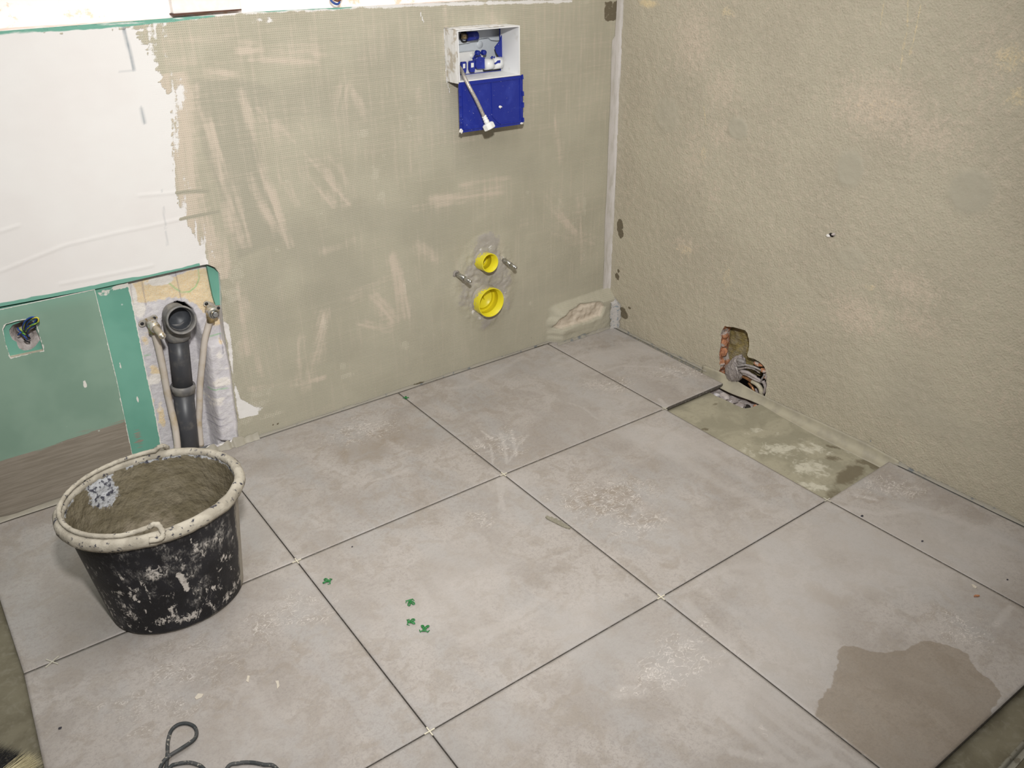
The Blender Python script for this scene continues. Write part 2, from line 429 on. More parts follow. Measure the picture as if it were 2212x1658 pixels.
def screed_attr(X, Y):
    clean = soft(sdf(X, Y, np.array([F_, R1+[.06, 0], R2+[.06, 0], E_])), .02)*.92
    clean = np.maximum(clean, 0)
    def f(u, v): return FL(u, v, ZS)[:2]
    pale = np.zeros_like(X); damp = np.zeros_like(X)
    for u, v, rx, ry, an, s in ((1690,970,.16,.05,-38,.62),(1640,935,.07,.05,-38,.45),(1745,1010,.08,.06,0,.62),(1760,1050,.06,.025,-50,.75),(1790,1055,.04,.03,-50,.6),(1850,980,.05,.02,-60,.5),(1600,950,.06,.02,-40,.4)):
        pale = np.maximum(pale, s*blob(X, Y, f(u, v), rx, ry, an))
    for u, v, rx, ry, an, s in ((1835,1025,.10,.035,5,.8),(1800,990,.035,.02,-50,.7),(1880,1000,.06,.02,-50,.8),(1800,965,.035,.012,-60,.75),(1545,873,.03,.018,-35,.55),(1497,900,.022,.016,0,.5),(1525,927,.022,.010,-40,.75),(1800,1065,.06,.03,20,.65),(1895,1005,.05,.03,0,.7)):
        damp = np.maximum(damp, s*blob(X, Y, f(u, v), rx, ry, an))
    return {'paint_a': (pale, damp, clean)}
floor = grid('floor', screed_us, screed_vs, PF(ZS), m_screed, holes=[hole_floor],
             disp=lambda X, Y: .0015*(fbm(X*9, Y*9, 3)-.5), attrs=screed_attr, snap=.012)
tag(floor, kind='structure')
# tile colour masks (dust, bare glaze, damp patch, scratches)
wetpoly = flp([(1812,1400),(1822,1392),(1850,1396),(1880,1406),(1912,1409),(1945,1404),(1968,1398),(1985,1386),(2015,1384),(2045,1390),(2070,1402),(2088,1412),(2095,1428),(2120,1455),(2150,1478),(2163,1500),(2130,1560),(2040,1660),(2010,1700),(1955,1700),(1900,1655),(1830,1601),(1775,1558),(1764,1540),(1768,1512),(1790,1490),(1806,1440),(1808,1420)])
def tile_attr(X, Y):
    f = lambda u, v: FL(u, v)[:2]
    fl = lambda P: flp(P)
    dust = .38+.25*(fbm(X*4, Y*4, 5)-.5)*2; bare = np.zeros_like(X); scr = np.full_like(X, .2); grey = np.zeros_like(X)
    for u, v, rx, ry, an, s in ((1350,760,.26,.05,-8,.35),(1400,1140,.15,.2,0,-.1),(1500,960,.20,.06,-55,.4),(1000,1230,.3,.12,20,.28),(1250,1330,.12,.06,20,.3),
        (1650,1250,.12,.28,10,.25),(1720,1390,.18,.08,40,.3),(1950,1180,.25,.16,-40,.45),(1100,1040,.07,.05,0,.35),(1550,1480,.12,.12,0,.3),(1850,1260,.2,.05,-30,.25),(960,780,.25,.05,-5,-.25),(900,860,.08,.06,0,-.2),(1350,735,.25,.02,-10,-.4)):
        dust = dust+s*blob(X, Y, f(u, v), rx, ry, an)
    for u, v, rx, ry, an, s in ((790,960,.16,.10,-5,.62),(870,1050,.08,.08,0,.35),(1300,1080,.14,.11,-25,.55),(1400,1120,.07,.05,0,.5),(1450,790,.10,.04,-30,.35),(1330,820,.07,.05,-30,.4),(1560,960,.11,.03,-60,.45),
        (1430,1230,.14,.05,30,.35),(1240,1500,.15,.10,0,.3),(1790,1290,.03,.07,20,.55),(1960,1250,.13,.07,-20,.2),(2050,1330,.1,.06,-30,.35),(1790,1290,.03,.05,20,.7),(560,1450,.22,.12,10,.3),(430,1560,.2,.1,10,.3),(1900,1080,.06,.06,0,.45),(1150,1180,.1,.1,0,.1),(300,1500,.1,.05,0,.3),(1570,1560,.14,.03,-75,.45),(200,1600,.08,.05,0,.35)):
        bare = np.maximum(bare, s*blob(X, Y, f(u, v), rx, ry, an))
    for u, v, rx, ry, an, s in ((1310,1080,.13,.10,-25,.55),(1480,800,.12,.05,-30,.6),(1320,830,.09,.05,-30,.55),(1070,960,.09,.07,0,.5),(780,930,.14,.08,0,.4),(1920,1050,.09,.05,-40,.5),(1450,1430,.10,.06,10,.5),(2080,1360,.06,.06,0,.45),(620,1330,.15,.08,0,.3),(1380,1130,.08,.05,0,.5),(1550,1190,.1,.05,0,.1),(1010,1500,.03,.06,0,.2),(360,1480,.18,.10,20,.28),(1040,1120,.03,.05,0,.4)):
        scr = np.maximum(scr, s*blob(X, Y, f(u, v), rx, ry, an)*1.25+.2)
    for u, v, rx, ry, an, s in ((1000,1630,.12,.05,20,.5),(1340,1360,.15,.04,30,.35),(960,930,.07,.06,0,.3),(560,1150,.05,.1,0,.5),(150,1290,.12,.15,0,.35),(1280,1160,.05,.04,0,.25),(230,1370,.15,.03,10,.3)):
        grey = np.maximum(grey, s*blob(X, Y, f(u, v), rx, ry, an))
    # sweeps of the sponge and thick dried streaks
    sw = np.zeros_like(X)
    for P, wd, s in (([(1205,790),(1270,765),(1360,752),(1440,765),(1520,795)],.006,.5),([(1195,775),(1260,750),(1350,738),(1430,748),(1500,775)],.01,.35),([(1280,810),(1340,790),(1420,792),(1470,815)],.005,.5),
        ([(1360,940),(1420,960),(1500,1010),(1590,1060),(1640,1090)],.02,.3),([(1380,920),(1450,935),(1540,985),(1650,1060)],.012,.3),([(940,840),(1010,835),(1080,800),(1130,770)],.008,.3),
        ([(1075,1030),(1080,1070),(1090,1100)],.004,.8),([(1088,1030),(1085,1065),(1078,1095)],.003,.7),([(1095,1000),(1090,960),(1080,935)],.004,.7),([(1115,985),(1110,955),(1105,930)],.004,.6),([(1100,995),(1120,960),(1140,940)],.003,.6),([(1065,1000),(1060,960)],.003,.6),
        ([(1395,1460),(1450,1440),(1520,1425),(1570,1410)],.008,.7),([(1405,1445),(1470,1425),(1530,1418)],.005,.6),([(1340,1485),(1375,1487)],.006,.8),([(1440,1470),(1490,1455),(1560,1435)],.005,.6),([(1470,1400),(1490,1385)],.006,.6),([(1330,1500),(1390,1495)],.01,.4),
        ([(1500,1450),(1560,1500),(1650,1580),(1740,1650)],.006,.5),([(1530,1445),(1620,1510),(1720,1590),(1830,1660)],.006,.5),([(1580,1440),(1700,1540),(1880,1658)],.004,.45),([(1560,1540),(1660,1620),(1700,1658)],.008,.4),
        ([(1580,1622),(1640,1638),(1690,1640)],.006,.7),([(1720,1658),(1780,1640),(1790,1625)],.006,.6),
        ([(1480,1300),(1530,1350),(1600,1420),(1680,1490)],.012,.4),([(1500,1260),(1600,1330),(1700,1410)],.01,.25),([(1510,1250),(1580,1225),(1650,1222)],.008,.35),([(1790,1095),(1850,1100),(1900,1110),(1980,1100)],.008,.55),([(1955,1090),(2060,1120),(2150,1160),(2212,1190)],.012,.35),
        ([(1800,1180),(1900,1190),(2000,1205)],.010,.3),([(1850,1070),(1890,1078)],.006,.6),([(2150,1350),(2185,1310)],.006,.6),([(1230,870),(1260,880),(1290,905)],.003,.5),([(1000,1380),(1080,1350),(1160,1300),(1200,1270)],.01,.35),([(1000,1395),(1080,1365),(1170,1320)],.006,.3),
        ([(700,1000),(760,1030),(800,1020)],.005,.35),([(740,1050),(840,1030),(880,1015)],.005,.4),([(1040,930),(1060,945)],.004,.7),([(1025,945),(1045,965)],.004,.6),([(1425,862),(1440,878)],.006,.7)):
        sw = np.maximum(sw, s*stroke(X, Y, fl(P), wd, wd))
    tex = .55+.9*(fbm(X*90, Y*90, 9)-.25)
    dust = np.clip(dust+sw*1.0*tex, 0, 1.4)
    wet = soft(sdf(X, Y, wetpoly), .035)
    return {'paint_a': (dust, np.clip(bare-sw, 0, 1), wet), 'paint_b': (np.clip(scr+sw*.3, 0, 1), np.zeros_like(X), grey)}
def make_tile(name, q):
    """q: the four joint corners (x, y), counter-clockwise from above."""
    q = [np.array(p, float) for p in q]; c = sum(q)/4
    ins = []
    for i in range(4):
        p = q[i]; a = q[(i-1) % 4]-p; b = q[(i+1) % 4]-p
        ins.append(p+GAP/2*(a/np.linalg.norm(a)+b/np.linalg.norm(b)))
    n = 100
    s = np.linspace(0, 1, n+1); S, T = np.meshgrid(s, s)
    G = [(ins[0][k]*(1-S)*(1-T)+ins[1][k]*S*(1-T)+ins[2][k]*S*T+ins[3][k]*(1-S)*T) for k in (0, 1)]
    X, Y = G[0].ravel(), G[1].ravel()
    z = np.zeros_like(X)
    e = (S.ravel() == 0) | (S.ravel() == 1) | (T.ravel() == 0) | (T.ravel() == 1); z[e] = -.0006
    co = np.stack([X, Y, z], 1)
    idx = np.arange((n+1)**2).reshape(n+1, n+1)
    ring = np.concatenate([idx[0, :-1], idx[:-1, -1], idx[-1, :0:-1], idx[:0:-1, 0]])
    m = len(ring); low = co[ring].copy(); low[:, 2] = -TT
    co = np.vstack([co, low])
    fq = np.stack([idx[:-1, :-1].ravel(), idx[:-1, 1:].ravel(), idx[1:, 1:].ravel(), idx[1:, :-1].ravel()], 1)
    b = len(X)+np.arange(m); side = np.stack([ring, b, np.roll(b, -1), np.roll(ring, -1)], 1)
    me = bpy.data.meshes.new(name); allf = np.vstack([fq, side])
    me.vertices.add(len(co)); me.vertices.foreach_set('co', co.astype(np.float32).ravel())
    me.loops.add(allf.size); me.loops.foreach_set('vertex_index', allf.astype(np.int32).ravel())
    me.polygons.add(len(allf)); me.polygons.foreach_set('loop_start', np.arange(0, allf.size, 4, dtype=np.int32))
    me.update(calc_edges=True)
    for an, arr in tile_attr(co[:, 0], co[:, 1]).items():
        ca = me.color_attributes.new(an, 'FLOAT_COLOR', 'POINT'); a4 = np.zeros((len(co), 4), np.float32)
        for i, ch in enumerate(arr): a4[:, i] = ch
        ca.data.foreach_set('color', a4.ravel())
    o = link(name, me, m_tile, floor); me.materials.append(m_body)
    mi = np.zeros(len(allf), np.int32); mi[len(fq):] = 1; me.polygons.foreach_set('material_index', mi)
    return o
m_body = plain('tile_body', (.085, .075, .065), .8, c2=(.20, .185, .16), sc_=120, thr=(.55, .7))
for q in ([F_, R1, W4, W3], [A, F_, W3, W2], [D_, A, W2, W1], [L1, D_, W1, W0],
          [B_, E_, F_, A], [C_, B_, A, D_], [L2, C_, D_, L1],
          [E3, R3, R2, E_], [B3, E3, E_, B_], [C3, B3, B_, C_], [L3, C3, C_, L2]):
    make_tile('tile', q)

# ================================================================== back wall
top_line = bwp([(0, 70), (270, 52), (520, 25), (760, 16), (940, 9), (1250, 2)])
ZT = 1.134
niche_x = -1.4275
bx0, bx1, bz0, bz1 = -.6565, -.4455, .9325, 1.0665          # opening of the service box
low_edge = bwp([(0, 662), (205, 624), (275, 609), (447, 570)])
jag = [(450,571),(464,577),(474,590),(477,620),(478,650),(479,668),(482,700),(487,740),(497,790),(503,840),(508,880),(513,912),(513,930),(515,947)]
jagp = bwp(jag); jagp[-1, 1] = -.02
keep_wb = np.vstack([[[-2.25, .553]], low_edge, jagp, [[.0, -.02], [.0, ZT], [-.7, ZT]], [[-1.2, 1.139], [-1.75, 1.131], [-2.25, 1.128]]])
hole_box = np.array([[bx0, bz0], [bx1, bz0], [bx1, bz1], [bx0, bz1]])
scoop = bwp([(1203,712),(1212,692),(1232,675),(1262,660),(1300,652),(1306,662),(1298,682),(1270,694),(1240,702),(1215,712)], -.035)
def wb_disp(X, Z):
    d = .0006*(fbm(X*30, Z*30, 11)-.5)
    s = np.clip((X+.29+.012*(fbm(X*0+1, Z*40, 5)-.5)*2)/.05, 0, 1); s = s*s*(3-2*s)                           # lump of mortar along the foot of the wall by the corner
    top = .118+.03*(X+.28)
    d = d+.038*s*np.clip((top+.020+.008*(fbm(X*25, Z*10, 9)-.5)-Z)/.034, 0, 1)+.006*s*(fbm(X*30, Z*45, 19)-.5)*np.clip((top-.02-Z)/.03, 0, 1)
    d = d-.018*soft(sdf(X, Z, scoop)+.004*(fbm(X*60, Z*60, 7)-.5), .008)*(.5+1.0*fbm(X*40, Z*60, 2))
    a = BW(1050, 610)[[0, 2]]                                  # trowelled build-up round the pipe sleeves
    r = np.hypot(X-a[0], (Z-a[1])*.8)
    d = d+.004*np.clip((.13+.05*(fbm(X*22, Z*16, 12)-.5)-r)/.02, 0, 1)*(.3+fbm(X*35, Z*35, 4))+.007*np.clip((.13-r)/.05, 0, 1)*(np.abs(fbm(X*45, Z*45, 8, 3)-.5)*2)
    for P in ([(0,586),(60,562),(140,530),(250,503),(330,487),(390,473)],[(130,613),(200,600),(270,586),(330,573)],[(0,500),(40,487)],[(300,422),(390,415)]):
        d = d+.0010*stroke(X, Z, bwp(P), .001, .0045)
    # ragged edge of the board along the chase
    e = nearest(X, Z, jagp, False)[0]
    d = d+.008*np.clip((.028-e)/.028, 0, 1)*(fbm(X*80, Z*40, 6)-.3)
    return d
white_poly = bwp([(-200, 60), (0, 70), (200, 60), (330, 62), (300, 82), (322, 110), (340, 150), (352, 185), (362, 196), (372, 200), (372, 345), (378, 400), (386, 440), (410, 490), (440, 545), (452, 575), (440, 620), (-200, 720)])
edge_mix = bwp([(335,75),(362,110),(366,190),(420,195),(428,260),(420,330),(418,400),(422,450),(440,500),(468,560),(450,575),(430,520),(384,440),(372,330),(370,210),(345,180),(320,110),(300,80)])
torn = bwp([(455,600),(470,600),(482,690),(495,700),(503,760),(505,840),(515,905),(560,895),(555,880),(520,860),(498,800),(490,740),(480,700),(478,660),(462,640)])
dark1 = bwp([(416,172),(500,170),(560,178),(600,200),(560,250),(530,240),(560,330),(590,440),(620,520),(560,540),(515,560),(490,480),(470,400),(440,330),(424,250)])
pinks = [([(438,250),(475,330),(505,440),(520,520)],.05,.62),([(452,300),(478,400),(500,500)],.03,.65),([(430,420),(450,520),(470,570)],.04,.6),([(520,200),(545,280),(580,400),(612,490),(628,530)],.022,.72),([(535,230),(575,330),(640,440)],.025,.5),([(560,240),(650,370),(720,440)],.03,.5),([(600,270),(700,370),(750,440)],.03,.5),
         ([(640,260),(740,370),(760,420)],.03,.42),([(540,380),(570,450),(600,500)],.03,.55),([(740,190),(730,240)],.05,.5),([(760,200),(790,250)],.04,.45),([(520,110),(640,100),(700,120)],.05,.5),([(540,130),(680,135)],.03,.5),([(350,150),(420,140)],.06,.5),([(360,90),(500,85)],.06,.45),
         ([(850,560),(865,620),(870,680)],.045,.66),([(810,640),(850,690)],.05,.6),([(780,700),(830,710)],.04,.5),([(700,680),(690,740),(660,830)],.045,.66),([(650,730),(640,830)],.03,.55),([(900,530),(940,560)],.05,.5),([(930,430),(1000,425),(1080,410)],.04,.6),([(1000,400),(1100,385)],.035,.5),([(900,450),(1000,440)],.03,.45),
         ([(1180,430),(1240,500)],.07,.55),([(1250,430),(1260,560)],.04,.5),([(1200,500),(1280,520)],.05,.5),([(880,280),(890,360)],.05,.42),([(760,520),(700,540)],.04,.4),([(520,640),(540,720),(560,800)],.04,.5),([(510,620),(530,760)],.04,.55),([(540,840),(640,830),(700,815)],.02,.6),([(900,200),(905,300)],.04,.4),([(1200,260),(1210,340)],.05,.4),([(840,600),(760,640)],.05,.4),([(960,20),(965,110)],.03,.5),([(1060,30),(1070,55)],.05,.45),([(500,160),(430,150)],.05,.5),([(1130,480),(1190,470)],.04,.4)]
darks = [([(600,230),(680,215),(780,245)],.09,.5),([(800,130),(900,120),(950,140)],.09,.45),([(640,520),(760,600),(700,640)],.12,.55),([(740,460),(860,480),(960,470)],.08,.45),([(730,760),(860,770),(900,800)],.08,.45),([(1100,640),(1220,620),(1300,600)],.05,.4),([(900,860),(1100,760)],.03,.2),([(880,500),(950,520)],.07,.4),([(600,560),(560,640),(600,700)],.08,.4),([(1000,350),(1150,360)],.07,.4),([(900,680),(920,760)],.07,.35)]
dots = [(783,290,.022,.02,.75),(812,375,.02,.03,.75),(825,425,.018,.03,.7),(830,330,.012,.03,.5),(885,260,.018,.05,.55),(950,270,.01,.02,.4),(650,255,.015,.01,.5),(700,300,.015,.02,.5),(620,395,.015,.02,.45),(690,465,.025,.012,.5),(600,540,.014,.012,.6),(620,565,.02,.006,.6),(510,590,.03,.04,.75),(500,640,.03,.04,.7),(525,680,.03,.02,.45),(700,700,.014,.03,.75),(690,730,.02,.012,.6),(875,620,.008,.05,.65),(882,680,.008,.03,.6),
        (875,745,.018,.018,.9),(742,790,.018,.02,.8),(750,810,.028,.012,.8),(560,850,.06,.02,.7),(540,880,.06,.02,.85),(590,895,.05,.010,.8),(530,910,.04,.015,.7),(1210,440,.03,.03,.6),(1262,440,.012,.05,.8),(1240,480,.02,.02,.55),(1060,415,.03,.015,.45),(1140,415,.02,.008,.6),(1145,655,.012,.012,.7),(1260,545,.012,.03,.5),(1220,610,.02,.008,.5),(1180,560,.03,.02,.4),(965,20,.03,.012,.6),(1260,5,.04,.008,.7),(1040,50,.015,.015,.6),(1070,50,.015,.02,.6),(640,830,.02,.008,.6),(940,720,.02,.02,.5),
        (510,550,.02,.02,.4),(980,62,.02,.012,.7),(1010,58,.03,.006,.7),(960,100,.008,.04,.6),(962,160,.01,.02,.7),(970,180,.02,.01,.7),(710,830,.03,.01,.5),(540,760,.02,.05,.4),(515,760,.02,.06,.55)]
def wb_attr(X, Z):
    b = lambda u, v, y=0: BW(u, v, y)[[0, 2]]
    sw_ = sdf(X, Z, white_poly)
    drag = (rotn(X, Z, 8, 10, 150, 31, 3)-.5)*.030*(Z > .95)+(fbm(X*200, Z*120, 33, 2)-.5)*.012
    sw_ = sw_+drag
    white = np.where(sw_ > 0, np.clip(.5+sw_/.012, 0, 1), np.clip(.5+sw_/.16, 0, .5)*(X < -1.25)*(Z > .56))
    vs = rotn(X, Z, 82, 9, 130, 35, 3); white = np.where((sw_ < 0) & (sw_ > -.075) & (Z > .56), np.clip(white+(vs-.50)*1.5*np.clip(1+sw_/.06, 0, 1), 0, .66), white)
    white = np.maximum(white, .85*soft(sdf(X, Z, torn), .012))
    white = np.maximum(white, .7*blob(X, Z, b(545, 887), .045, .016))
    e = nearest(X, Z, top_line, False)[0]
    tn = fbm(X*60, Z*0+1, 3, 3); white = np.maximum(white, np.clip(.75-(e/(.006+.022*tn)), 0, .75)*(X < -.2)); white = np.maximum(white, .5*blob(X, Z, b(560, 45), .09, .012)*fbm(X*90, Z*90, 4)*1.8)
    br = np.maximum(np.abs(X-(bx0+bx1)/2)-(bx1-bx0)/2, np.abs(Z-(bz0+bz1)/2)-(bz1-bz0)/2)
    white = np.maximum(white, np.where(X < -.5, .72, .45)*np.clip(1-br/.009, 0, 1))
    white = np.maximum(white, .8*stroke(X, Z, bwp([(908,28),(915,48)]), .003)); white = np.maximum(white, .7*stroke(X, Z, bwp([(964,170),(972,200)]), .003))
    dry = np.zeros_like(X)
    for i_, (P, wd, s) in enumerate(pinks):
        Q = bwp(P); dg = math.degrees(math.atan2(Q[-1][1]-Q[0][1], Q[-1][0]-Q[0][0]))
        st_ = rotn(X, Z, dg, 7, 120, i_, 3); cut = rotn(X, Z, dg+90, 20, 20, i_+50, 3)
        dry = np.maximum(dry, s*stroke(X, Z, Q, wd*.1, wd*1.0)*(.25+1.25*st_)*(.5+.9*cut)*1.12)
    zone = np.clip(1+sw_/.085, 0, 1)*(sw_ < 0)*(Z > .50)*(Z < 1.02)*(X < -1.2)
    dry = np.maximum(dry, (.40+.75*rotn(X, Z, 84, 6, 150, 44, 3))*np.clip(zone*2.2, 0, 1)*.85)
    dry = np.maximum(dry, .3*(Z > .75)); dry = np.maximum(dry, .9*soft(sdf(X, Z, scoop), .01))
    dark = .85*soft(sdf(X, Z, dark1), .012)
    for P, wd, s in darks: dark = np.maximum(dark, s*stroke(X, Z, bwp(P), wd*.6, wd*.5))
    dark = np.maximum(dark, .55*np.clip((.35-Z)/.4, 0, 1))  # compound colour also darkens gradually towards the floor
    dot = np.zeros_like(X)
    for u, v, rx, rz, s in dots: dot = np.maximum(dot, s*blob(X, Z, b(u, v), rx*1.1, rz*1.1))
    mesh = .35+.5*fbm(X*5, Z*5, 21)
    for u, v, rx, rz, s in ((540,720,.12,.35,.8),(640,640,.2,.05,.8),(850,680,.15,.15,.5),(1220,520,.1,.2,.8),(900,300,.04,.25,.4),(720,800,.2,.1,.5),(1180,560,.1,.05,.5)):
        mesh = np.maximum(mesh, s*blob(X, Z, b(u, v), rx, rz)+.2)
    mesh *= np.clip((X+1.5)/.05, 0, 1)
    wet = soft(sdf(X, Z, bwp([(1306,2),(1334,0),(1336,22),(1332,46),(1305,47),(1304,25)])), .008)*.62
    for u, v, rx, rz, s in ((1190,742,.022,.010,.95),(1205,733,.012,.010,.9),(1160,748,.02,.006,.8),(1170,745,.02,.006,.8),(905,828,.03,.006,.65),(890,832,.03,.005,.6),(940,820,.03,.004,.6),(1330,590,.004,.01,.5),(690,895,.004,.004,.5),(590,917,.004,.004,.9),(600,915,.006,.004,.7),(1147,730,.004,.004,.8)):
        wet = np.maximum(wet, s*blob(X, Z, b(u, v), rx, rz))
    teal = .0*X
    teal = np.maximum(teal, .75*np.clip(1-np.abs(e-.003)/.0075, 0, 1)*(X < -1.25)*np.clip((-X-1.2)*8, .6, 1))
    teal = np.maximum(teal, .60*np.clip(1-e/.010, 0, 1)*((X < -.93) & (X > -1.25)))
    for u, v, rx, rz, s in ((60,95,.12,.06,.12),(100,130,.08,.05,.12),(60,640,.1,.012,.34),(250,600,.10,.006,.34),(312,580,.04,.005,.45)):
        teal = np.maximum(teal, s*blob(X, Z, b(u, v), rx, rz))
    le = nearest(X, Z, low_edge, False)[0]
    teal = np.maximum(teal, 1.0*np.clip(1-(le-.002-.010*fbm(X*9, Z*0, 3))/.003, 0, 1)*(X > -2.3)*(X < -1.43))
    cem = np.zeros_like(X); c0 = b(1050, 610)
    rr = np.hypot((X-c0[0])*1.0, (Z-c0[1])*.72)
    cem = np.clip((.105+.05*(fbm(X*22, Z*16, 12)-.5)*2-rr)/.03+.3, 0, .72)*(.5+.9*fbm(X*18, Z*40, 13)); white = np.maximum(white, .50*np.clip(1-np.abs(rr-.085)/.04, 0, 1)*fbm(X*55, Z*45, 14)*1.55)
    cem = np.maximum(cem, .75*np.clip(1-Z/.016, 0, 1)); 
    line = np.zeros_like(X)
    for P in ([(267,60),(280,110),(289,150)],[(305,233),(312,265)]):
        line = np.maximum(line, stroke(X, Z, bwp(P), .0035, .003)*(.3+.9*fbm(X*60, Z*60, 5)))
    for P in ([(382,416),(420,413),(450,413)],[(390,473),(415,468),(440,463),(472,457)]):
        k_ = stroke(X, Z, bwp(P), .004, .004); white = white*(1-k_); dark = np.maximum(dark, k_); dry = dry*(1-k_)
    for P in ([(350,410),(354,460),(362,530)],[(250,155),(290,151)]):
        line = np.maximum(line, .3*stroke(X, Z, bwp(P), .002, .002)*(fbm(X*90, Z*90, 5) > .5))
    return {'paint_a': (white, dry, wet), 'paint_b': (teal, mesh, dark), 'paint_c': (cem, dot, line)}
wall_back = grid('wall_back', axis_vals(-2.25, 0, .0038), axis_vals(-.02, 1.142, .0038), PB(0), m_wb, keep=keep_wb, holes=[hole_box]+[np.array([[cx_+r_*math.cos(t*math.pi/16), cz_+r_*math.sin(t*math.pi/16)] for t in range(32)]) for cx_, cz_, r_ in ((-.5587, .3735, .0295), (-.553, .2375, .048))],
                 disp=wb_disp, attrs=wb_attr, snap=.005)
tag(wall_back, kind='structure')
m_white = plain('white_plaster', (.83, .80, .77), .85, bumpd=.001, var=.04)
m_gyps = plain('plasterboard_edge', (.55, .48, .38), .9, var=.1, sc_=120, bumpd=.0005)
m_dark = plain('dark_cavity', (.02, .017, .015), .9)  # near-black colour stands in for the shade inside holes
# rest of the room beyond the picture
pydata('wall_back_extension', [(-3.4, 0, .553), (-2.25, 0, .553), (-2.25, 0, 1.128), (-3.4, 0, 1.128)], [[0, 1, 2, 3]], m_white, wall_back)
# edge of the boards along the ragged chase and above the low panels
ed = [(x, 0, z) for x, z in jagp]+[(x, .03, z) for x, z in jagp]; n_ = len(jagp)
pydata('board_edge', ed, [[i, i+1, n_+i+1, n_+i] for i in range(n_-1)], m_white, wall_back)
le3 = [(-2.25, .553)]+[tuple(p) for p in low_edge]
pydata('board_edge', [(x, 0, z) for x, z in le3]+[(x, .014, z) for x, z in le3], [[i, i+1, 5+i+1, 5+i] for i in range(4)], m_board2, wall_back)

# top ledge and the upper wall behind it
M = Mat('pink_dusty_ledge', .9); M.color(M.mix(M.ramp(M.noise(40, 4), .4, .6), (.74, .60, .52), (.82, .76, .72))); M.bump(M.noise(60), .002); m_ledge = M.m
grid('ledge', axis_vals(-3.4, 0, .05), axis_vals(0, .09, .03), lambda U, V, D: np.stack([U, V, 1.131+.0*U+D], 1), m_ledge, wall_back,
     disp=lambda X, Y: .002*(fbm(X*20, Y*60, 3)-.5)-.001)
M = Mat('upper_white_plaster', .9)
M.color(M.mix(M.ramp(M.noise(16, 5, rough=.7), .58, .66), M.mix(M.ramp(M.noise(3), .4, .6), (.90, .88, .86), (.88, .84, .81)), (.80, .62, .50))); M.bump(M.noise(90, 4), .001)
wall_upper = pydata('wall_back_upper', [(-3.4, .09, 1.10), (0, .09, 1.10), (0, .09, 2.5), (-3.4, .09, 2.5)], [[0, 1, 2, 3]], M.m)
tag(wall_upper, kind='structure')
m_wood = plain('brown_board_edge', (.10, .05, .035), .8)
p0, p1 = BW(374, 30, .07), BW(521, 24, .07)
t0 = box('plaster_panel', (p0[0], .066, p0[2]), (p1[0], .09, p0[2]+.30), m_white, wall_upper, .002)
t1 = prism('panel_edge', [(p0[0]-.003, .060, p0[2]-.003), (p1[0], .066, p0[2]-.001), (p1[0], .09, p0[2]-.001), (p0[0]-.003, .09, p0[2]-.003)], (0, 0, .0035), m_wood, wall_upper)

# ---- low green boards on the left
gx = BW(205, 624)[0]; gx_low = BW(285, 975)[0]
socket = bwp([(13,701),(36,694),(59,690),(74,696),(78,702),(93,752),(94,758),(60,765),(23,773),(12,740),(7,712)])
keep_p = np.array([[-3.4, -.02], [gx_low-.004, -.02], [gx_low, .08], [(gx+gx_low)/2+.003, .3], [gx, .5445], [-3.4, .5445]])
lowpaint = bwp([(-600,1140),(0,995),(80,975),(150,945),(230,925),(300,895),(310,1000),(300,1300),(-600,1600)])
def pan_attr(X, Z):
    comp = soft(sdf(X, Z, lowpaint), .05)
    e = nearest(X, Z, socket)[0]; wh = .62*np.clip(1-(e)/.006, 0, 1)*(.5+vnoise(X*80, Z*80, 2))
    er = nearest(X, Z, keep_p[1:5], False)[0]; wh = np.maximum(wh, .7*np.clip(1-er/.0035, 0, 1))
    et = np.abs(Z-.5445); wh = np.maximum(wh, .95*np.clip(1-et/.004, 0, 1))
    for u, v, rx, rz in ((184,830,.005,.012),(80,750,.02,.004),):
        wh = np.maximum(wh, .9*blob(X, Z, BW(u, v)[[0, 2]], rx, rz, 0, 4))
    return {'paint_a': (comp, wh, .6*np.clip((Z-.5)/.05, 0, 1))}
panel = grid('plasterboard_panel', np.concatenate([axis_vals(-3.4, -2.2, .1), axis_vals(-2.196, -1.68, .0038)]), axis_vals(-.02, .5445, .0038), PB(.002), m_board, wall_back,
             keep=keep_p, holes=[socket], attrs=pan_attr, snap=.005)
panel['label'] = 'dusty green plasterboard with a square socket cut-out and grey lower band'
sk = list(socket); n_ = len(sk)
pydata('board_edge', [(x, .002, z) for x, z in sk]+[(x, .0145, z) for x, z in sk], [[i, (i+1) % n_, n_+(i+1) % n_, n_+i] for i in range(n_)], m_gyps, wall_back)
ke = keep_p[1:5]
pydata('board_edge', [(x, .002, z) for x, z in ke]+[(x, .0145, z) for x, z in ke], [[i, i+1, 4+i+1, 4+i] for i in range(3)], m_gyps, wall_back)
# inner board layer, brighter green, with a rough hole behind the socket cut-out
inner_r = bwp([(276,609),(284,640),(300,720),(316,800),(334,880),(352,968)], .0145); inner_r[-1] = [inner_r[-1][0]-.006, -.02]
hole_in = bwp([(27,702),(40,697),(52,691),(72,695),(80,716),(87,733),(82,740),(76,748),(66,755),(52,757),(41,752),(37,744),(36,738),(27,733),(21,722),(20,712)], .0145)
keep_i = np.vstack([[[-2.05, -.02], [-2.05, .56]], inner_r])
def inn_attr(X, Z):
    e = nearest(X, Z, inner_r, False)[0]; wh = .85*np.clip(1-e/.006, 0, 1)
    for u, v, rx, rz, s in ((262,618,.03,.008,.8),(225,632,.02,.01,.6),(297,862,.003,.01,1),(270,918,.005,.006,.8),(260,790,.004,.012,.7),(344,930,.003,.006,1)):
        wh = np.maximum(wh, s*blob(X, Z, BW(u, v, .0145)[[0, 2]], rx, rz, 0, 4))
    comp = .55*blob(X, Z, BW(300, 950, .0145)[[0, 2]], .02, .05)
    return {'paint_a': (comp, wh, 0*X)}
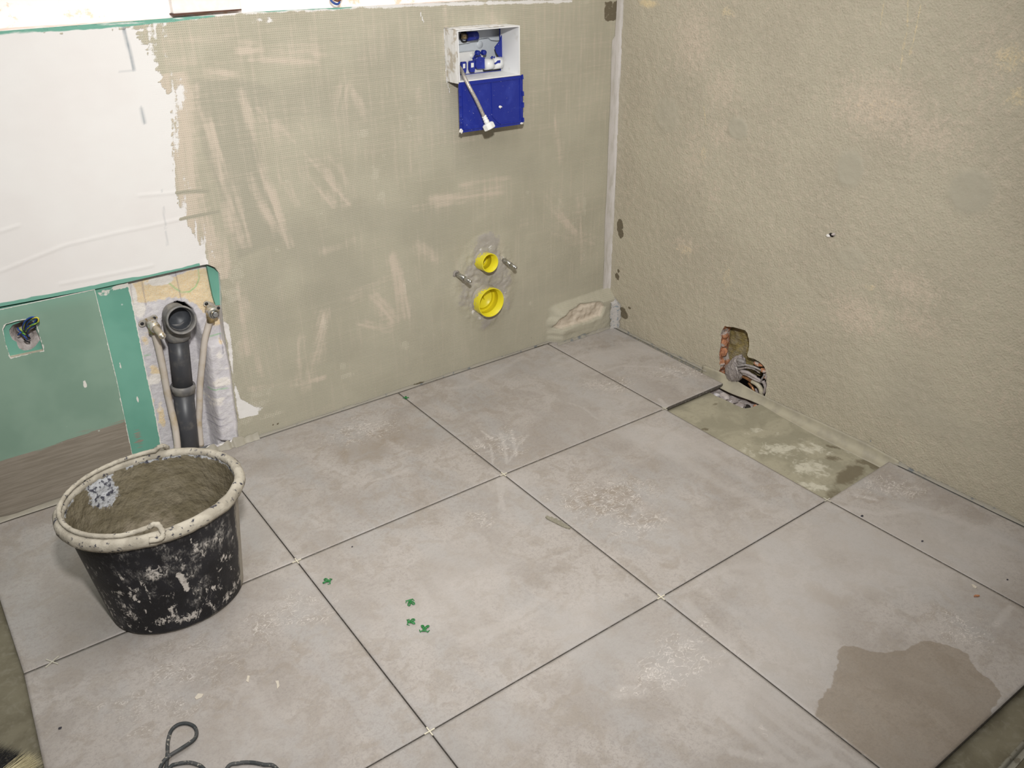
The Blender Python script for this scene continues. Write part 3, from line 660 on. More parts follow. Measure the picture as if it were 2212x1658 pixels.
inner = grid('plasterboard_panel', axis_vals(-2.05, -1.60, .004), axis_vals(-.02, .56, .004), PB(.0145), m_board2, wall_back, keep=keep_i, holes=[hole_in], attrs=inn_attr, snap=.006)
inner['label'] = 'bright green inner plasterboard strip beside the pipe chase'
sl = prism('plasterboard_sliver', [BW(*p, .012) for p in ((447,574),(462,580),(475,592),(480,620),(481,658),(466,659),(460,640),(453,606))], (0, .01, 0), m_board2, wall_back)
# rough plaster behind the socket
M = Mat('rough_lilac_plaster', .95); nz = M.noise(60, 5); M.color(M.mix(M.ramp(nz, .4, .6), (.55, .50, .48), (.42, .37, .35))); M.bump(nz, .006); m_rough = M.m
def sp_disp(X, Z):
    c = BW(50, 716, .03)[[0, 2]]
    return .012*fbm(X*50, Z*50, 2)-.06*blob(X, Z, c, .018, .018)-.05*blob(X, Z, BW(68, 708, .03)[[0, 2]], .016, .006, -20)-.03*blob(X, Z, BW(58,728,.03)[[0,2]], .018, .008)
grid('plaster_backing', axis_vals(-1.95, -1.78, .003), axis_vals(.38, .55, .003), PB(.028), m_rough, wall_back, disp=sp_disp)

# ---- pipe chase: block wall with a channel cut down it
chan = bwp([(350,720),(354,680),(362,664),(378,654),(398,655),(415,668),(424,690),(440,740),(452,830),(470,945),(474,985),(395,1000),(380,960),(362,860),(350,800)], .03)
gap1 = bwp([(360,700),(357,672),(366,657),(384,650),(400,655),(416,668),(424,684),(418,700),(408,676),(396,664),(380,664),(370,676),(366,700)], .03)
def bl_disp(X, Z):
    s = sdf(X, Z, chan)
    d = -.045*np.clip(s/.012+.3, 0, 1)
    d = d-.05*soft(sdf(X, Z, gap1)-.002, .004)
    d = d+.004*(fbm(X*25, Z*25, 3)-.5)+.0025*(fbm(X*90, Z*90, 7)-.5)
    # big pale block right of the channel, its foot broken off
    r = sdf(X, Z, bwp([(446,742),(500,735),(512,900),(513,945),(488,950),(474,948),(458,840)], .03))
    d = d+.016*np.clip(r/.012+.5, 0, 1)-.008*np.clip((.30-Z)/.3, 0, 1)*(r < 0)
    return d
def bl_attr(X, Z):
    b = lambda u, v: BW(u, v, .03)[[0, 2]]
    yel = 1.0*soft(sdf(X, Z, bwp([(281,612),(447,578),(470,660),(440,672),(425,655),(400,645),(360,645),(330,652),(282,654)], .03)), .03)
    for u, v, rx, rz, s in ((312,735,.02,.03,.6),(335,800,.02,.03,.65),(325,870,.02,.05,.6),(350,900,.015,.06,.7),(465,690,.02,.04,.6),(475,740,.01,.03,.4)): yel = np.maximum(yel, s*blob(X, Z, b(u, v), rx, rz))
    yel *= 1-soft(sdf(X, Z, chan), .01)
    wh = np.zeros_like(X)
    for u, v, rx, rz, s in ((350,605,.05,.015,.9),(290,640,.012,.06,.7),(300,670,.03,.03,.75),(332,820,.025,.02,.9),(355,600,.02,.01,.9),(345,880,.02,.03,.5),(480,820,.05,.02,.75),(470,870,.03,.02,.55),(470,760,.02,.04,.5),(490,790,.03,.02,.5),(465,860,.05,.012,.6)): wh = np.maximum(wh, s*blob(X, Z, b(u, v), rx, rz))
    gap_shade = 1.0*soft(sdf(X, Z, gap1), .004)  # gap round the elbow coloured black, its shade put into the colour
    g = np.zeros_like(X)
    for P in ([(366,612),(378,622),(392,631),(410,630),(424,618),(430,600),(428,580)],[(454,726),(468,722),(482,718)],[(454,840),(470,836),(488,833)],[(312,768),(324,766)]):
        g = np.maximum(g, stroke(X, Z, bwp(P, .03), .0018, .0018)*(.4+.8*vnoise(X*90, Z*90, 3)))
    pe = np.zeros_like(X)
    for P in ([(379,588),(392,648)],[(306,607),(315,658)],[(282,612),(285,650)],[(446,580),(460,640)],[(474,700),(478,760)],[(456,905),(480,900)],[(460,920),(486,912)]):
        pe = np.maximum(pe, stroke(X, Z, bwp(P, .03), .0016, .0016)*(.3+.8*vnoise(X*90, Z*90, 8)))
    br = np.zeros_like(X)
    for u, v, rx, rz, s in ((478,705,.006,.02,.5),(440,940,.02,.02,.55)): br = np.maximum(br, s*blob(X, Z, b(u, v), rx, rz))
    return {'paint_a': (yel, wh, gap_shade), 'paint_b': (g, pe, br)}
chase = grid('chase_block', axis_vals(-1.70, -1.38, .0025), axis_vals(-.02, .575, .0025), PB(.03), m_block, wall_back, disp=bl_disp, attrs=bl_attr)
# broken plaster at the foot of the chase
for i, (u, v, r, m) in enumerate(((440,945,.020,m_white),(452,952,.016,m_block),(432,938,.012,m_ledge),(474,955,.014,m_white),(497,950,.012,m_white),(446,928,.010,m_rough))):
    p = FL(u, v, .004)
    lump('plaster_chunk', (p[0], .012, .004), (r, r*.7, r*.7), m, wall_back, seed=i+2, sub=2, amp=.5, smooth=False)
# sealing membrane along the foot of the back wall, from the chase to the left
def strip_floor(name, P0, P1, mat, parent, h=.018, wd=.006, n=60, seed=1, normal=(0, -1)):
    v = []; f = []
    for i in range(n+1):
        t = i/n; p = np.array(P0)*(1-t)+np.array(P1)*t
        k = vnoise(np.array([t*30.]), np.array([1.]), seed)[0]
        hh = h*(.6+.7*k); w2 = wd*(.7+.6*k)
        for a, b in ((.0015, hh), (w2*.5, hh*.35), (w2, .0008)):
            v.append((p[0]+normal[0]*a, p[1]+normal[1]*a, b))
    for i in range(n):
        for k in range(2): f.append([i*3+k, i*3+k+1, i*3+k+4, i*3+k+3])
    return pydata(name, v, f, mat, parent, True)
m_tape = plain('sealing_membrane', (.37, .34, .275), .55, var=.08, sc_=30, bumpd=.001, spec=.4)
m_tape2 = plain('sealing_membrane_dusty', (.335, .31, .26), .6, c2=(.17, .18, .185), sc_=28, thr=(.55, .66), bumpd=.002)
strip_floor('sealing_membrane', (-1.60, 0), (-1.36, 0), m_tape, wall_back, .022, .014)
strip_floor('sealing_membrane', (-1.36, 0), (-.27, 0), m_tape2, wall_back, .007, .004, 120)
strip_floor('sealing_membrane', (-.27, -.038), (-.0, -.038), m_tape2, wall_back, .010, .006, 40)
strip_floor('sealing_membrane', (-3.4, 0), (-1.72, 0), m_tape, wall_back, .016, .006, 80)

# ================================================================== right wall
hole_r = rwp([(1566,703),(1570,705),(1578,706),(1585,706),(1592,708),(1600,710),(1610,713),(1615,719),(1617,727),(1618,736),(1619,746),(1617,757),(1614,767),(1619,772),(1630,775),(1640,781),(1650,789),(1654,797),(1656,806),(1658,814),(1655,822),(1657,833),(1655,845),(1653,857)])
hole_r = np.vstack([hole_r, [[-.742, -.02], [-.548, -.02]], rwp([(1557,809),(1551,804),(1556,797),(1557,786),(1554,774),(1554,762),(1557,748),(1558,733),(1557,722),(1561,712)])])
def rw_disp(Y, Z):
    d = .0022*(fbm(Y*70, Z*70, 1)-.5)+.002*(fbm(Y*12, Z*12, 5)-.5)
    e = nearest(Y, Z, hole_r)[0]; d = d+.004*np.clip(1-e/.012, 0, 1)*(fbm(Y*120, Z*120, 3)-.3)
    return d
def rw_attr(Y, Z):
    b = lambda u, v: RW(u, v)[[1, 2]]
    e = nearest(Y, Z, hole_r)[0]; speck = .55*np.clip(1-e/.03, 0, 1)
    for u, v, r, s in ((1590,310,.06,.3),(1600,600,.08,.3),(1560,600,.08,.3),(1640,460,.05,.25),(1700,170,.08,.25),(1480,560,.1,.25),(1400,30,.05,.25),(1640,775,.03,.5)): speck = np.maximum(speck, s*blob(Y, Z, b(u, v), r))
    dry = .12+.35*(fbm(Y*3.5, Z*3.5, 8)-.35)
    for u, v, rx, rz, an, s in ((1500,90,.12,.14,0,.55),(1560,190,.10,.10,0,.5),(1900,230,.18,.10,0,.62),(2000,290,.16,.08,0,.52),(1500,340,.08,.2,0,.42),(1560,290,.1,.06,0,.5),(1480,530,.08,.05,0,.5),(1960,620,.12,.06,0,.55),(1850,680,.12,.08,0,.6),(1700,700,.08,.08,0,.4),(1980,700,.1,.06,0,.5),(1740,300,.2,.05,0,.2),(2130,150,.1,.2,0,.4),(1540,420,.06,.1,0,.4),(1850,590,.05,.04,0,.35),(1470,760,.05,.05,0,.2)):
        dry = np.maximum(dry, s*blob(Y, Z, b(u, v), rx, rz, an))
    yel = np.zeros_like(Y)
    for u, v, rx, rz, s in ((1400,8,.05,.015,.75),(2180,125,.05,.04,.5),(2200,210,.04,.03,.5),(1570,25,.04,.02,.45),(1520,330,.02,.05,.4),(1480,540,.05,.03,.4),(1570,600,.03,.06,.4),(1880,620,.02,.02,.4),(1900,230,.1,.05,.3)): yel = np.maximum(yel, s*blob(Y, Z, b(u, v), rx, rz))
    for P in ([(1910,0),(1905,30),(1902,60)],[(1962,0),(1960,60),(1950,110),(1945,150)],[(1990,10),(1975,80),(1965,120)],[(1520,230),(1525,270)]):
        yel = np.maximum(yel, .6*stroke(Y, Z, rwp(P), .002, .003))
    sm = np.zeros_like(Y)
    for u, v, r1, r2 in ((1593,278,.035,.03),(1835,365,.038,.045),(2095,415,.05,.05),(1840,560,.04,.03),(1440,250,.05,.05)): sm = np.maximum(sm, .95*np.clip(1.6*blob(Y, Z, b(u, v), r1, r2, 0, 5), 0, 1)*(.6 if u in (1840,1440) else 1))
    sm = np.maximum(sm, .5*np.clip(1+Y/.045, 0, 1)); sm = np.maximum(sm, .6*blob(Y, Z, b(2000, 900), .2, .05)); sm = np.maximum(sm, .45*blob(Y, Z, b(1960, 850), .12, .08))
    wet = np.zeros_like(Y)
    for u, v, rx, rz, s in ((1339,488,.018,.028,1.0),(1341,505,.016,.02,.9),(1333,597,.014,.016,.8),(1336,585,.008,.01,.7),(1349,680,.022,.018,1.0),(1345,668,.018,.012,.8),(1360,665,.01,.006,.8)):
        wet = np.maximum(wet, s*blob(Y, Z, b(u, v), rx, rz, 0, 3))
    blu = np.zeros_like(Y)
    blu = np.maximum(blu, .62*np.clip(1-Z/.022, 0, 1)*(Y < -1.18)); blu = np.maximum(blu, .5*np.clip(1-Z/.012, 0, 1)*(Y > -.53))
    for u, v, rx, rz, s in ((1755,910,.05,.006,.65),(1812,938,.03,.006,.6),(1880,952,.004,.006,.8)): blu = np.maximum(blu, s*blob(Y, Z, b(u, v), rx, rz, 8))
    wet = np.maximum(wet, .6*blob(Y, Z, b(1796,506), .010, .008, 0, 4))
    return {'paint_a': (speck, dry, wet), 'paint_b': (yel, blu, sm)}
wall_right = grid('wall_right', np.concatenate([axis_vals(-3.4, -1.75, .05), axis_vals(-1.746, 0.0, .004)]), np.concatenate([axis_vals(-.02, 1.30, .004), axis_vals(1.35, 2.5, .05)]), PRt, m_wr,
                  holes=[hole_r], disp=rw_disp, attrs=rw_attr, snap=.006)
tag(wall_right, kind='structure')
# the back wall's ledge meets the right wall; close the corner above it
pydata('wall_return', [(0, 0, 1.1), (0, .09, 1.1), (0, .09, 2.5), (0, 0, 2.5)], [[0, 1, 2, 3]], m_white, wall_upper)
# cavity of the broken hole: brick sides, insulation behind, void coloured near-black for its shade
M = Mat('broken_brick', .9); nz = M.noise(120, 5); n2 = M.noise(40, 4)
M.color(M.mix(M.ramp(n2, .5, .6), M.mix(M.ramp(nz, .4, .6), (.50, .235, .12), (.36, .16, .09)), (.46, .40, .36))); M.bump(nz, .004); m_brick = M.m
M = Mat('mineral_wool', .95); nz = M.noise(260, 4, (1, .3, 1)); n2 = M.noise(50, 4)
M.color(M.mix(M.ramp(n2, .4, .6), M.mix(M.ramp(nz, .4, .6), (.33, .26, .10), (.23, .18, .075)), (.30, .25, .15))); M.bump(nz, .006); m_wool = M.m
vs_ = []; fs_ = []; n_ = len(hole_r); cc = hole_r.mean(0); rr_ = np.random.default_rng(3); LAY = [0, .008, .018, .030, .042]
for j, x in enumerate(LAY):
    for i in range(n_):
        k = 0 if j == 0 else (rr_.random()-.35)*.006
        d = (hole_r[i]-cc)/np.linalg.norm(hole_r[i]-cc)
        p = hole_r[i]+d*k
        vs_.append((x, p[0], p[1]))
for j in range(len(LAY)-1):
    for i in range(n_): fs_.append([j*n_+i, j*n_+(i+1) % n_, (j+1)*n_+(i+1) % n_, (j+1)*n_+i])
pydata('hole_side', vs_, fs_, m_brick, wall_right)
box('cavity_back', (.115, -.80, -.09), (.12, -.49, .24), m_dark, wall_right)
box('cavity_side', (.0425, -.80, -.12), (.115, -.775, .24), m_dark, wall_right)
grid('insulation', axis_vals(-.665, -.53, .004), axis_vals(.03, .23, .004), lambda U, V, D: np.stack([.048-D, U, V], 1), m_wool, wall_right, disp=lambda Y, Z: .016*(fbm(Y*40, Z*40, 4)-.4)-.03*np.clip((-.645-Y)/.02, 0, 1))
for i, (u, v, x, r) in enumerate(((1567,722,.012,(.010,.009,.013)),(1566,740,.014,(.011,.009,.014)),(1564,760,.013,(.011,.010,.016)),(1560,784,.012,(.012,.010,.014)),(1637,786,.008,(.008,.016,.006)),(1650,800,.008,(.008,.012,.008)),(1655,812,.008,(.008,.006,.012)))):
    p = RW(u, v, x); lump('brick_piece', p, r, m_brick, wall_right, seed=i, sub=2, amp=.45, smooth=False)
# chipped screw hole in the middle of the right wall
p = RW(1797, 507)
lump('plug_chip', (-.001, p[1], p[2]), (.004, .009, .005), m_dark, wall_right, 3, .5, 2, smooth=False)  # near-black lump stands for the open hole, shade put into its colour
lump('plug_chip', (-.002, p[1]+.008, p[2]-.004), (.004, .006, .005), m_white, wall_right, 5, .5, 2, smooth=False)
lump('plug_chip', (-.002, p[1]-.006, p[2]+.003), (.004, .005, .004), m_rough, wall_right, 6, .5, 2, smooth=False)

# ---- sealing strip in the corner (rubbed clean, paler)
M = Mat('pale_corner_tape', .6, 0, .35); M.color(M.mix(M.ramp(M.noise(70, 4, (1, 1, .2)), .4, .7), (.56, .525, .50), (.46, .43, .385))); M.bump(M.noise(150, 3), .0006)
v = []; f = []; nz_ = 90
for i in range(nz_+1):
    z = .10+(1.131-.10)*i/nz_; k = .9+.22*vnoise(np.array([i*.08]), np.array([0.]), 4)[0]
    wl = (.030 if z < 1.0 else .020)*k
    for j in range(7):
        a = j/6*math.pi/2
        v.append((-wl*(1-math.sin(a))**1.3-.0015*math.cos(a), -.0015-.009*k*(1-math.cos(a))**1.3, z))
for i in range(nz_):
    for j in range(6): f.append([i*7+j, i*7+j+1, (i+1)*7+j+1, (i+1)*7+j])
t = pydata('trim_1', v, f, M.m, None, True); tag(t, kind='structure')
M = Mat('smeared_sealant', .7, 0, .35); M.color(M.mix(M.ramp(M.noise(110, 5), .55, .64), (.46, .435, .41), (.26, .29, .31))); M.bump(M.noise(120, 4), .002)
v = []; f = []
for i in range(25):
    z = .12*i/24; k = vnoise(np.array([i*.6]), np.array([2.]), 7)[0]
    yb = -.040-.004 if z < .10 else -.040+(z-.10)/.02*.035
    for dx, dy in ((-.020-.012*k, 0), (-.008, -.004), (-.002, -.014), (-.003, -.022-.012*k)): v.append((dx, yb+dy, z))
for i in range(24):
    for j in range(3): f.append([i*4+j, i*4+j+1, (i+1)*4+j+1, (i+1)*4+j])
t = pydata('trim_2', v, f, M.m, None, True); tag(t, kind='structure')

# ---- sealing membrane along the foot of the right wall, bridging the hole
def membrane(name, st, mat, parent):
    """st: list of (y, top height, outward reach, bulge) stations; a cove-shaped strip from wall to floor."""
    v = []; f = []; m = 8; N = 90
    ys = [s[0] for s in st][::-1]
    for i in range(N+1):
        y = st[0][0]+(st[-1][0]-st[0][0])*i/N
        h, rch, bl = [float(np.interp(y, ys, [s[k] for s in st][::-1])) for k in (1, 2, 3)]
        w_ = .0015*(vnoise(np.array([y*50]), np.array([3.]), 2)[0]-.5)
        for j in range(m+1):
            t = j/m
            x = -(rch*t**2.0)-.0025-bl*math.sin(math.pi*t)*.6+w_
            z = ZS+.001+(h-ZS)*(1-t)**2.0+bl*math.sin(math.pi*t)*.8
            v.append((x, y, z))
    for i in range(N):
        for j in range(m): f.append([i*(m+1)+j, i*(m+1)+j+1, (i+1)*(m+1)+j+1, (i+1)*(m+1)+j])
    o = pydata(name, v, f, mat, parent, True); md = o.modifiers.new('thick', 'SOLIDIFY'); md.thickness = .0012
    return o
M = Mat('primed_membrane', .5, 0, .4); nz = M.noise(25, 3, (1, 1, 1)); M.color(M.mix(M.ramp(nz, .35, .7), (.40, .365, .275), (.33, .30, .235))); M.bump(M.noise(40, 3), .0012, .6); m_mem = M.m
mem = membrane('sealing_membrane', [(-.48, .016, .004, 0), (-.535, .022, .010, .0), (-.575, .022, .030, .006), (-.64, .018, .028, .007), (-.70, .012, .016, .005), (-.745, .012, .012, .002), (-.82, .012, .020, .001), (-.95, .016, .030, 0), (-1.10, .018, .030, 0), (-1.20, .012, .028, 0)], m_mem, wall_right)
strip_floor('sealing_membrane', (0, -1.19), (0, -3.3), m_tape2, wall_right, .009, .005, 160, 4, (-1, 0))
strip_floor('sealing_membrane', (0, -.05), (0, -.5), m_tape2, wall_right, .008, .004, 50, 5, (-1, 0))
# rubble and void under the membrane
hb = hole_floor; n_ = len(hb)
pydata('screed_edge', [(x, y, ZS) for x, y in hb]+[(x, y, ZS-.05) for x, y in hb], [[i, (i+1) % n_, n_+(i+1) % n_, n_+i] for i in range(n_)], m_rough, floor)
m_lilac = plain('dusty_plastic_film', (.34, .30, .29), .38, c2=(.24, .21, .21), sc_=40, spec=.5, bumpd=.002)
grid('rubble_bed', axis_vals(-.11, .05, .004), axis_vals(-.80, -.55, .004), PF(-.05), m_rough, floor, disp=lambda X, Y: .02*fbm(X*50, Y*50, 3))
for i, (u, v, m, r) in enumerate(((1565,852,m_rough,(.014,.016,.012)),(1583,862,m_lilac,(.020,.013,.010)),(1600,872,m_lilac,(.018,.018,.010)),(1632,873,m_brick,(.008,.008,.006)),(1548,850,m_block,(.012,.010,.009)),(1615,874,m_dark,(.010,.012,.005)))):
    p = FL(u, v, -.02); lump('rubble', (p[0], p[1], -.027), r, m, floor, seed=i+4, sub=2, amp=.5, smooth=False)

# ================================================================== things
# ---- flush service box in the back wall
m_pl = plain('white_plastic_dusty', (.80, .80, .80), .45, c2=(.60, .57, .52), sc_=30, thr=(.55, .8), spec=.4)
m_plc = plain('white_plastic', (.82, .82, .80), .35, var=.02, spec=.5)
m_smear = plain('smeared_white_plastic', (.74, .73, .72), .7, c2=(.50, .45, .38), sc_=45, thr=(.5, .65))
m_cist = plain('cistern_plastic', (.62, .66, .70), .4, var=.03, spec=.5)
M = Mat('blue_plastic', .42, 0, .5)
M.color(M.mix(M.math('MULTIPLY', M.ramp(M.noise(170, 3), .68, .76), .8), M.mix(M.ramp(M.noise(25, 4, dist=1), .5, .8), (.012, .026, .27), (.024, .044, .33)), (.7, .7, .72))); m_blue = M.m
m_blk = plain('black_rubber', (.02, .02, .022), .5, c2=(.10, .09, .07), sc_=200)
m_brass = plain('brass', (.55, .42, .22), .35, .8, c2=(.60, .56, .50), sc_=200)
sb = empty('flush_service_box', ((bx0+bx1)/2, -.065, bz0), 'white flush service box set in the grey wall with its blue front flap hanging open', 'service box')
YF, YB, WT = -.065, .0275, .0032
def frame4(name, x0, x1, z0, z1, ya, yb, t, mat, parent):
    v = []; f = []
    for y in (ya, yb):
        for (a, b, c, d) in ((x0, x1, z0, z1), (x0+t, x1-t, z0+t, z1-t)):
            v += [(a, y, c), (b, y, c), (b, y, d), (a, y, d)]
    for i in range(4):
        j = (i+1) % 4
        f += [[i, j, 4+j, 4+i], [8+i, 12+i, 12+j, 8+j], [i, 8+i, 8+j, j], [4+i, 4+j, 12+j, 12+i]]
    o = pydata(name, v, f, mat, parent)
    bm = bmesh.new(); bm.from_mesh(o.data); bmesh.ops.recalc_face_normals(bm, faces=bm.faces); bm.to_mesh(o.data); bm.free(); return o
frame4('housing', bx0, bx1, bz0, bz1, YF, YB, WT, m_pl, sb)
frame4('inner_frame', bx0+.0005, bx1-.0005, bz0+.0005, bz1-.0005, YB, YB+.004, WT+.001, m_blue, sb)
# smeared compound on the outside of the left and top sides
grid('compound_smear', axis_vals(YF+.001, -.001, .002), axis_vals(bz0-.004, bz1+.002, .002), lambda U, V, D: np.stack([bx0-D, U, V], 1), m_smear, sb, disp=lambda Y, Z: .0008+.003*fbm(Y*50, Z*20, 5)*np.clip((Y-YF)/.01, .1, 1))
grid('compound_smear', axis_vals(bx0-.003, bx1-.05, .002), axis_vals(YF+.002, -.001, .002), lambda U, V, D: np.stack([U, V, bz1+D], 1), m_smear, sb, disp=lambda X, Y: .0005+.004*fbm(X*40, Y*60, 6)*np.clip((Y-YF)/.01, .2, 1))
def at_y(pts, y): return [BW(u, v, y) for u, v in pts]
box('cistern_face', (bx0-.03, .062, bz0-.06), (bx1+.05, .070, bz1+.05), m_cist, sb)
box('cistern_side', (bx0-.03, .032, bz0-.06), (bx0-.025, .062, bz1+.05), m_cist, sb)
prism('cistern_step', at_y([(985,55),(1095,50),(1088,86),(1074,88),(1062,87),(1055,81),(1022,86),(1015,92),(985,97)], .050), (0, .012, 0), m_cist, sb)
lathe('round_boss', [(0, .003), (.010, .003), (.0115, .0), (.012, -.004)], BW(1036, 96, .062), (0, -1, 0), m_cist, sb, 24)
prism('pump_block', at_y([(985,115),(1028,110),(1043,112),(1043,158),(985,166)], .040), (0, .02, 0), m_plc, sb)
lathe('round_boss', [(0, .004), (.007, .004), (.008, 0)], BW(1019, 120, .040), (0, -1, 0), m_plc, sb, 20)
c = BW(1003, 80, .045)
v = []; f = []
for i in range(24):
    a = 2*math.pi*i/24
    for k in range(8):
        b = 2*math.pi*k/8; R = .013+.0028*math.cos(b)
        v.append((c[0]+R*math.cos(a), c[1]+.0028*math.sin(b), c[2]+R*math.sin(a)))
for i in range(24):
    for k in range(8): f.append([i*8+k, i*8+(k+1) % 8, ((i+1) % 24)*8+(k+1) % 8, ((i+1) % 24)*8+k])
pydata('black_coil', v, f, m_blk, sb, True)
p = BW(997, 78, .040); q = BW(1010, 79, .040)
tube('brass_collar', [p, q], .0075, m_brass, sb, 16, 1)
p = BW(1009, 79, .038); q = BW(1030, 77, .038)
k = tube('blue_knob', [p, q], .0125, m_blue, sb, 10, 1)
for (u, v_) in ((1029, 114), (1042, 113)):
    lathe('small_knob', [(0, .012), (.006, .012), (.0075, .009), (.0075, 0)], BW(u, v_, .034), (.2, -1, 0), m_blue, sb, 10)
for (u, v_, u2, v2) in ((1027,118,1021,127),(1038,119,1037,128)):
    tube('stem', [BW(u, v_, .036), BW(u2, v2, .036)], .0022, m_blue, sb, 8, 1)
prism('valve_block', at_y([(1028,126),(1036,122),(1048,125),(1048,148),(1031,149),(1028,144)], .022), (0, .02, 0), m_blue, sb)
tube('valve_body', [BW(1047, 139, .022), BW(1064, 137.5, .022)], .0155, m_plc, sb, 24, 1)
tube('valve_head', [BW(1064, 137, .020), BW(1082, 135, .020)], .0165, m_plc, sb, 24, 1)
prism('blue_lever', at_y([(1069,137),(1076,131),(1081,130),(1081,136),(1076,136),(1070,139)], .002), (0, .004, 0), m_blue, sb)
tube('blue_nub', [BW(1061, 126, .014), BW(1064, 122, .014)], .003, m_blue, sb, 8, 1)
tube('blue_nub', [BW(1067, 126, .014), BW(1068, 122, .014)], .002, m_blue, sb, 8, 1)
for (u0, u1, va, vb) in ((997,1008,134,157),(1014.5,1026.5,132,156)):
    o = prism('blue_clip', at_y([(u0+1,va),(u1-1,va-1),(u1,va+2),(u1,va+16),(u1-1.5,vb),(u0+2.5,vb+.5),(u0,va+18),(u0,va+3)], .024), (0, .008, 0), m_blue, sb)
    prism('clip_window', at_y([(u0+3.2,va+4),(u1-3,va+3.5),(u1-3,va+13),(u0+3.2,va+14)], .0235), (0, .002, 0), m_plc, o)
prism('blue_side_plate', at_y([(1085,73),(1080,88),(1069,102),(1072,113),(1080,126),(1086,137)], .020), (0, .003, 0), m_blue, sb)
# open flap
flap_px = [(991,183),(994,178),(1126,163),(1129,165),(1130,266),(1128,268),(996,287),(994,285)]
flap = prism('front_flap', at_y(flap_px, -.0655), (0, .0028, 0), m_blue, sb); flap['label'] = 'blue ribbed front flap folded down'
def rib(a, b, w_=.0014, y=-.0655, h=.0022, par=flap, m=m_blue):
    A_, B__ = BW(*a, y), BW(*b, y); d = (B__-A_)/np.linalg.norm(B__-A_); nrm = np.array([-d[2], 0, d[0]])*w_
    return prism('rib', [A_-nrm, B__-nrm, B__+nrm, A_+nrm], (0, -h, 0), m, par)
for a, b in (((1000,184),(1123,168)),((1123,168),(1124,262)),((1124,262),(1079,268)),((1058,271),(1001,280)),((1001,280),(999,184)),((1061.5,177),(1063.5,251)),((1063.5,251),(1080,268)),((1063,262),(1080,270))): rib(a, b)
for a, b in (((1128.5,197),(1129,207)),((1129,221),(1129,232)),((1129,254),(1129.5,263)),((993,200),(993.5,208)),((993.5,222),(994,230)),((994,246),(994.5,254)),((995,262),(995.5,268)),((1127,161),(1128,171))): rib(a, b, .0028, -.066, .0035)
lump('plaster_crumb', BW(1081, 231, -.068), (.005, .0015, .004), m_white, flap, 3, .6, 2, smooth=False)
lump('plaster_crumb', BW(996, 283, -.066), (.006, .003, .006), m_white, flap, 6, .6, 2, smooth=False)
lump('plaster_crumb', BW(1127, 266, -.066), (.006, .003, .003), m_white, flap, 8, .6, 2, smooth=False)
# braided hose hanging out of the box
M = Mat('steel_braid', .35, .55, .5)
M.color(M.mix(M.ramp(M.math('SINE', M.math('MULTIPLY', M.noise(600, 2), 20)), -.5, .8), (.42, .38, .34), (.72, .68, .63))); M.bump(M.noise(600, 2), .001); m_braid = M.m
hp = [BW(986,138,-.005), BW(996,150,-.030), BW(1003,166,-.066), BW(1014,188,-.085), BW(1027,212,-.092), BW(1038,235,-.095), BW(1046,253,-.097)]
hs = empty('braided_hose', hp[-1], 'steel braided water hose with white nut hanging over the blue flap', 'hose')
tube('braid', hp, .0052, m_braid, hs, 12, 8)
e0 = BW(1044, 248, -.097); e1 = BW(1049, 258, -.099); e2 = BW(1058, 280, -.106)
ax_ = e1-e0; ax_ = ax_/np.linalg.norm(ax_); ax_ = np.array([.30, -.30, -.90]); ax_ /= np.linalg.norm(ax_)
o1 = BW(1047, 254, -.097)
lathe('crimp_collar', [(0, -.002), (.0066, -.002), (.0072, .002), (.0060, .004), (.0076, .007), (.0076, .009), (.0062, .011), (.0078, .013), (.0078, .016), (.0072, .022), (0, .022)], o1-ax_*.004, ax_, m_plc, hs, 20)
pr = []
nb = o1+ax_*.017
v = []; f = []; n_ = 48; q_ = Vector((0, 0, 1)).rotation_difference(Vector(ax_)).to_matrix()
for r_, h_ in ((.0, .0), (.0125, .0), (.0165, .0035), (.0165, .0165), (.0150, .018), (.0125, .018), (.0120, .014), (0, .014)):
    for k in range(n_):
        a = 2*math.pi*k/n_; rr = r_*(1+(.07 if (k % 6) < 2 and .015 < r_ else 0))
        v.append(Vector(nb)+q_ @ Vector((rr*math.cos(a), rr*math.sin(a), h_)))
for i in range(7):
    for k in range(n_): f.append([i*n_+k, i*n_+(k+1) % n_, (i+1)*n_+(k+1) % n_, (i+1)*n_+k])
pydata('union_nut', v, f, m_plc, hs)

